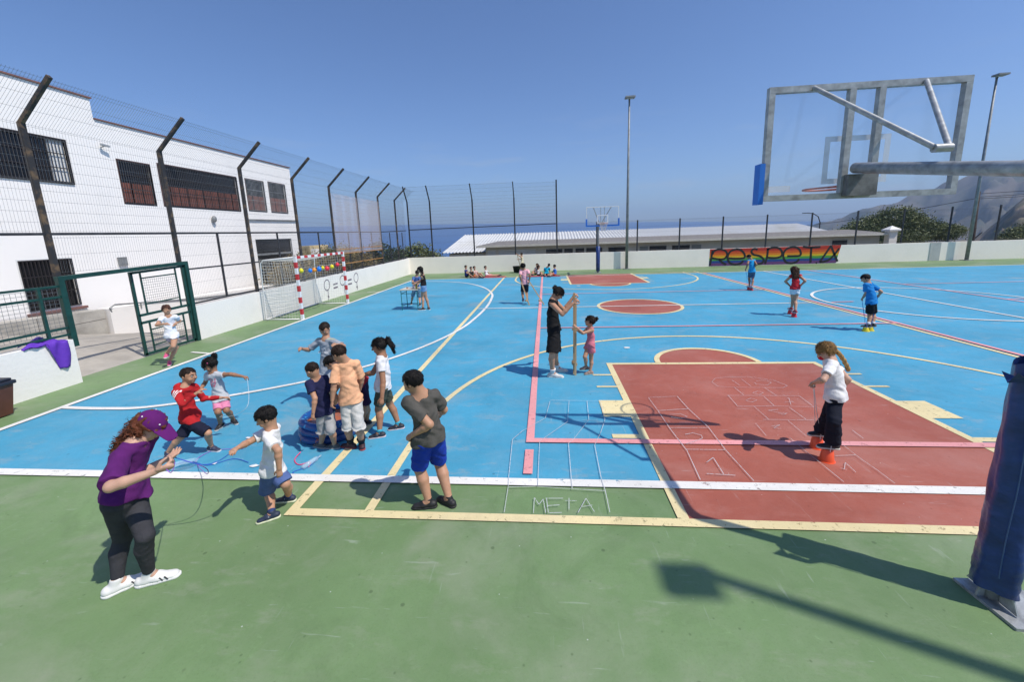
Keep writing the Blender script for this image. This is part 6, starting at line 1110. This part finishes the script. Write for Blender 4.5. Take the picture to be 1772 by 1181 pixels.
b = Blob(); b.ell(bo['hp'](0, .30, -.22), (.21 * .2, .20 * .2, .16 * .2), bo['ax'], .004); sdf_obj('face_mask', b, .005, cloth((.55, .03, .04)), bo['t'])
decal(bo, 'MUNICIPAL', .030, bo['N'] - bo['up'] * .10 - bo['f'] * .05 - bo['L'] * .02, -bo['f'], (.10, .10, .12)) if False else None
rt = person('redtop', 'girl with long curly brown hair and red top walking on red cups', 'm', ('longcurly', (.045, .020, .010)), dict(sleeve=.18, col=(.52, .025, .035), ext=-.015, loose=1.0), dict(len=.42, col=(.60, .68, .74), flare=.9), ((.30, .03, .04), (.65, .6, .6)), lod=1, hh=.2, curl=(.9, .9))
bs = person('blueboy', 'boy in blue tee and black shorts walking on yellow cups', 'm', ('short', BK), dict(sleeve=.75, col=(.015, .20, .52), ext=.005, loose=1.3), dict(len=.85, col=(.010, .010, .012), flare=.8), ((.015, .015, .017), (.4, .4, .4)), lod=1, build=1.1, hh=.205, curl=(.9, .9), socks=((.7, .7, .7), .2))
mb = person('muralboy', 'boy in turquoise top on cup stilts in front of the rainbow banner', 'd', ('short', BK), dict(sleeve=.1, col=(.02, .30, .60), ext=.005, loose=1.2), dict(len=.7, col=(.06, .11, .18), flare=.4), ((.4, .4, .42), (.3, .3, .3)), lod=1, hh=.2, curl=(.9, .9))
seat = [('seatnavy', 'seated child in navy top at the left end of the mat', (.02, .04, .18), (.02, .02, .04), 'short'), ('seatorange', 'seated child in black top and orange shorts legs stretched out', (.03, .03, .035), (.75, .16, .04), 'short'), ('seatpink', 'seated child in pale pink top hugging raised knees', (.60, .42, .38), (.35, .20, .17), 'short'), ('seatwhite', 'seated child in white tee with legs stretched right', (.70, .70, .70), (.60, .22, .20), 'short'),
        ('seatgrey', 'seated dark haired child in grey top facing away', (.33, .34, .36), (.05, .05, .06), 'long'), ('seatpale', 'seated child in pale shirt in front of the grey one', (.55, .56, .55), (.03, .03, .035), 'long'), ('seatteal', 'kneeling child in bright cyan tee and black shorts', (.01, .42, .62), (.012, .012, .014), 'bun'), ('seatblue', 'small seated child in royal blue tee at the right end', (.04, .16, .50), (.45, .12, .06), 'short')]
for k_, lb, c1, c2, hs_ in seat:
    person(k_, lb, 'm', (hs_, BK if hs_ != 'long' else BR), dict(sleeve=.6, col=c1, ext=-.015, loose=1.0), dict(len=.8, col=c2, flare=.4), ((.02, .02, .03), (.2, .2, .2)), lod=2, hh=.2, group='children sitting by the far wall')

# ------------------------------------------------------------------ small things
def mats_(loc, sx, sy, lab):
    b = MB(); n = 10; v = [(loc[0] + sx * (i / n - .5), loc[1] + sy * (j / n - .5), .03 + .012 * math.sin(i * 2.1 + j) * math.sin(j * 1.7)) for j in range(n + 1) for i in range(n + 1)]
    b.add(v, [(j * (n + 1) + i, j * (n + 1) + i + 1, (j + 1) * (n + 1) + i + 1, (j + 1) * (n + 1) + i) for j in range(n) for i in range(n)]); o = b.build('mat', mat('red_mat', (.42, .05, .08), .9, var=.3, vscale=4)); tag(o, lab, 'mat')
mats_((-3.45, 23.75), 2.1, .45, 'red mat under the left group of seated children'); mats_((-.15, 23.6), 1.9, .45, 'red mat under the right group of seated children')
# stilts
def stilt(a, c, foot, label, grp=None):
    t = empty('stilt', (a[0], a[1], 0), label, 'stilt', grp); b = MB(); b.bar(a, c, .036, .036, (0, 1, 0)); b.build('pole', M['wood'], t)
    d = (Vector(c) - Vector(a)).normalized(); p_ = Vector(a) + d * .2; s = Vector(foot).normalized(); b = MB(); b.bar(p_, p_ + s * .13, .07, .05, (0, 0, 1)); b.bar(p_ - d * .1, p_ + s * .10, .02, .035, (0, 1, 0)); b.build('foot_block', M['wood'], t)
ah = (ad['W'][0] + ad['W'][1]) / 2 + nrmz(ad['W'][1] - ad['E'][1]) * .06
sx_, sy_ = ah[0] + .01, ah[1]
stilt((sx_ - .012, sy_ - .06, 0), (sx_ + .0, sy_ - .055, 1.43), (-.2, .9, 0), 'upright wooden stilt nearer the camera held by the woman', 'wooden stilts')
stilt((sx_ - .03, sy_ + .01, 0), (sx_ - .02, sy_ + .015, 1.50), (0, .9, 0), 'upright wooden stilt behind the other held by the woman', 'wooden stilts')
for i, (g_, lb) in enumerate((((-.63, 14.15, 0), 'wooden stilt in the left hand of the boy in pink'), ((-.10, 14.20, 0), 'wooden stilt slanting away from the boy in pink'))):
    W2 = pb_['W'][i]; a = Vector(g_); c = Vector(W2); stilt(tuple(a), tuple(c + (c - a).normalized() * .08), (-.4, -.6, 0), lb, 'wooden stilts')
a = Vector((-1.62, 26.3, 0)); c = Vector(wk['W'][0]); stilt(tuple(a), tuple(c + (c - a).normalized() * .05), (.3, -.6, 0), 'wooden pole gripped by the child at the far wall', 'wooden stilts')
b = MB(); b.lathe((-1.95, 26.5, 0), [(.0, .02), (.20, .02), (.27, .40), (.29, .41), (.26, .42), (.24, .38), (.19, .06), (0, .06)], 20); o = b.build('black_tub', M['black'], smooth=True); tag(o, 'black rubber tub at the foot of the far wall', 'tub')
# cup stilts
def cup(pr, i, col, cname, label, cord, zt=None):
    A_ = pr['A'][i]; H_ = pr['H']; z1 = A_[2] - (.055 * H_ / 1.2 + .01) - .002
    a = R(PPk[pr['key']]['toes'][i]); fx_, fy_ = math.cos(a), math.sin(a); c = (A_[0] + fx_ * .035, A_[1] + fy_ * .035); t = empty('cup_stilt', (c[0], c[1], 0), label, 'cup stilt', 'cups walked on like stilts')
    b = MB(); b.lathe((c[0], c[1], 0), [(.078, .0), (.080, .012), (.068, .014), (.052, z1 - .006), (.046, z1), (0.0, z1)], 24); b.build('cup', plain(cname, col, .4), t, smooth=True, auto=True)
    h_ = pr['W'][i] + nrmz(pr['W'][i] - pr['E'][i]) * .05; b = MB(); n = Vector((-fy_, fx_, 0))
    for s in (-1, 1): b.tube([Vector((c[0], c[1], z1 - .01)) + n * .052 * s, Vector((c[0], c[1], z1 + .04)) + n * .058 * s, Vector((c[0], c[1], z1)).lerp(Vector(h_), .5) + n * .02 * s, Vector(h_)], .0035, 5)
    b.build('cord', cord, t)
PPk = PP
for pr, k_ in ((bo, 'blonde'), (rt, 'redtop'), (bs, 'blueboy'), (mb, 'muralboy')): pr['key'] = k_
cup(bo, 0, (.80, .10, .03), 'orange_plastic', 'orange cup under the left foot of the blonde girl', M['rope_w']); cup(bo, 1, (.80, .10, .03), 'orange_plastic', 'orange cup under the right foot of the blonde girl', M['rope_w'])
cup(rt, 0, (.62, .02, .03), 'red_plastic', 'red cup under the left foot of the girl in red', M['rope_w']); cup(rt, 1, (.62, .02, .03), 'red_plastic', 'red cup under the right foot of the girl in red', M['rope_w'])
cup(bs, 0, (.75, .58, .02), 'yellow_plastic', 'yellow cup under the left foot of the boy in blue tee', M['rope_b']); cup(bs, 1, (.75, .58, .02), 'yellow_plastic', 'yellow cup under the right foot of the boy in blue tee', M['rope_b'])
cup(mb, 0, (.55, .03, .03), 'dark_red_plastic', 'dark red cup under the left foot of the boy by the banner', M['rope_b']); cup(mb, 1, (.55, .03, .03), 'dark_red_plastic', 'dark red cup under the right foot of the boy by the banner', M['rope_b'])
# paddling pool
t = empty('paddling_pool', (-2.97, 4.78, 0), 'blue inflatable paddling pool with coloured rings between the children', 'paddling pool')
cx_, cy_ = -2.94, 4.84; Rr = .36
pm = [mat('pool_blue', (.012, .08, .30), .25, color2=(.03, .36, .66), vscale=9, thr=(.55, .58)), mat('pool_dark', (.015, .06, .22), .25, color2=(.45, .12, .05), vscale=11, thr=(.60, .63))]
for j in range(3):
    b = MB(); z = .052 + .085 * j; v = []; n, m_ = 56, 14
    for i in range(n):
        a = 2 * math.pi * i / n; rr = Rr + .008 * math.sin(a * 5 + j) - .012 * j
        for k in range(m_):
            c = 2 * math.pi * k / m_; tr_ = .052 * (1 + .05 * math.sin(a * 9 + j * 2)); v.append((cx_ + (rr + tr_ * math.cos(c)) * math.cos(a), cy_ + (rr + tr_ * math.cos(c)) * math.sin(a), z + tr_ * math.sin(c) * .97))
    b.add(v, [(i * m_ + k, ((i + 1) % n) * m_ + k, ((i + 1) % n) * m_ + (k + 1) % m_, i * m_ + (k + 1) % m_) for i in range(n) for k in range(m_)]); b.build('inflatable_ring', pm[j % 2] if j else pm[1], t, smooth=True)
b = MB(); b.lathe((cx_, cy_, 0), [(0, .19), (.31, .19)], 40); b.build('soapy_water', mat('orange_floor_water', (.50, .12, .035), .12, color2=(.30, .12, .08), vscale=7), t)
# desk
t = empty('school_desk', (-4.85, 13.85, 0), 'small school desk with green legs and crafts on its pale top', 'desk')
x0, x1, y0, y1 = -5.12, -4.55, 13.6, 14.15; b = MB(); b.box((x0 - .04, y0 - .04, .72), (x1 + .04, y1 + .04, .75)); b.build('desk_top', mat('pale_laminate', (.60, .52, .40), .5, var=.15), t)
mg = mat('green_tube', (.01, .14, .13), .4)
for x in (x0, x1):
    for y in (y0, y1): MB().tube([(x, y, 0), (x, y, .72)], .014, 8).build('leg', mg, t)
b = MB()
for x in (x0, x1): b.tube([(x, y0, .16), (x, y1, .16)], .011, 6); b.tube([(x, y0, .60), (x, y1, .60)], .011, 6)
b.tube([(x0, y0, .60), (x1, y0, .60)], .011, 6); b.tube([(x0, y1, .16), (x1, y1, .16)], .011, 6); b.build('brace_tube', mg, t)
for i, (x, y, c, hgt, lb) in enumerate(((-4.75, 13.85, (.75, .75, .74), .11, 'white paper cup on the desk'), (-4.6, 13.75, (.60, .45, .05), .16, 'yellow craft jar on the desk edge'), (-4.95, 13.8, (.35, .16, .09), .05, 'low brown craft pot on the desk'))):
    b = MB(); b.lathe((x, y, .752), [(0, 0), (.03, 0), (.038, hgt), (.032, hgt - .005), (.026, .01), (0, .01)], 14); o = b.build('craft_pot', plain('pot%d' % i, c, .5), smooth=True); tag(o, lb, 'pot')
b = MB(); b.box((-5.08, 13.66, .752), (-4.8, 13.86, .758)); b.box((-5.0, 13.9, .752), (-4.75, 14.08, .757)); o = b.build('craft_paper', plain('paper', (.66, .62, .55), .8)); tag(o, 'loose sheets of craft paper on the desk', 'paper')
# cords
def cord(pts, m_, label, r_=.004, nm='cord'):
    b = MB(); b.tube(spline(pts, 6), r_, 5); o = b.build(nm, m_); tag(o, label, 'cord')
wl, wr = w_['W'][0] + nrmz(w_['W'][0] - w_['E'][0]) * .08, w_['W'][1] + nrmz(w_['W'][1] - w_['E'][1]) * .06
wth = wt['W'][1] + nrmz(wt['W'][1] - wt['E'][1]) * .06
cord([tuple(wl), tuple((wl * .6 + wth * .4) - np.array([0, 0, .10])), tuple((wl * .3 + wth * .7) - np.array([0, 0, .09])), tuple(wth)], M['rope_b'], 'blue cord stretched from the woman to the boy in white tee')
cord([tuple(wr), tuple(wr + np.array([.03, .01, -.04])), tuple(wl - np.array([-.02, 0, .05])), tuple(wl)], M['rope_p'], 'loose purple cord looped between the hands of the woman', .0032)
cord([tuple(wl), (-3.05, 3.0, .62), (-3.55, 3.5, .22), (-4.1, 3.95, .02), (-4.25, 4.1, .015), (-4.2, 4.3, .012), (-3.85, 4.35, .012)], M['rope_p'], 'purple cord running down to the ground by the red jacket boy', .0035)
cord([(-4.5, 3.95, .012), (-4.3, 4.05, .012), (-4.0, 3.98, .012), (-3.8, 4.12, .012), (-3.55, 4.05, .012)], M['rope_b'], 'blue cord lying on the court near the plastic tray')
cord([tuple(lg['W'][0] + nrmz(lg['W'][0] - lg['E'][0]) * .06), (-3.9, 4.6, .5), (-4.1, 4.6, .35), (-4.35, 4.62, .3), tuple(lg['K'][0] + lg['o'] - np.array([0, .03, .04]))], M['rope_w'], 'white cord from the hand of the LOVE tee girl to her knee', .0018)
cord([(-3.03, 4.26, .03), (-3.02, 4.12, .012), (-2.9, 4.02, .012), (-2.80, 4.08, .012), (-2.76, 3.98, .012)], M['rope_pink'], 'pink cord lying beside the plastic bottle', .006)
cord([(-2.74, 4.16, .04), (-2.76, 4.0, .012), (-2.88, 3.88, .012), (-2.80, 3.82, .012)], M['rope_b'], 'short blue cord lying beside the plastic bottle', .005)
cl = mat('clear_plastic', (.55, .72, .82), .12); cl.node_tree.nodes['Principled BSDF'].inputs['Alpha'].default_value = .42
b = MB(); a_ = .35
def rt_(x, y, cx, cy, a): return (cx + x * math.cos(a) - y * math.sin(a), cy + x * math.sin(a) + y * math.cos(a))
v = []
for z, k in ((.004, .8), (.05, 1.0)): v += [(*rt_(k * sx * .13, k * sy * .09, -4.27, 3.95, .5), z) for sx, sy in ((-1, -.6), (-.6, -1), (.6, -1), (1, -.6), (1, .6), (.6, 1), (-.6, 1), (-1, .6))]
b.add(v, [tuple(range(7, -1, -1))] + [(k, (k + 1) % 8, 8 + (k + 1) % 8, 8 + k) for k in range(8)]); o = b.build('plastic_tray', cl); tag(o, 'clear plastic tray lying on the blue court by the white line', 'tray')
b = MB(); b.tube([(-2.80, 3.93, .03), (-2.75, 4.12, .03), (-2.745, 4.14, .03), (-2.73, 4.19, .03)], [.03, .03, .014, .012], 12); o = b.build('plastic_bottle', cl, smooth=True); tag(o, 'clear plastic bottle lying near the paddling pool', 'bottle')
wsh = MB(); wsh.tube([(-2.83, 4.25, .0), (-2.83, 4.25, .001)], .001, 4)
for i, (x, y, sx, sy, lb) in enumerate(((-3.98, 4.62, .06, .035, 'crumpled white paper beside the feet of the LOVE tee girl'), (-3.42, 3.98, .07, .03, 'torn white paper right of the boy in white tee'), (-3.95, 4.02, .03, .03, 'small white scrap near the blue cord'))):
    b = MB(); n = 8; v = [(x, y, .02)] + [(x + sx * math.cos(k * .785) * rng.uniform(.6, 1), y + sy * math.sin(k * .785) * rng.uniform(.6, 1), .010 + rng.uniform(0, .012)) for k in range(n)]
    b.add(v, [(0, 1 + k, 1 + (k + 1) % n) for k in range(n)]); o = b.build('paper_scrap', plain('white_scrap', (.7, .72, .74), .8)); tag(o, lb, 'paper')
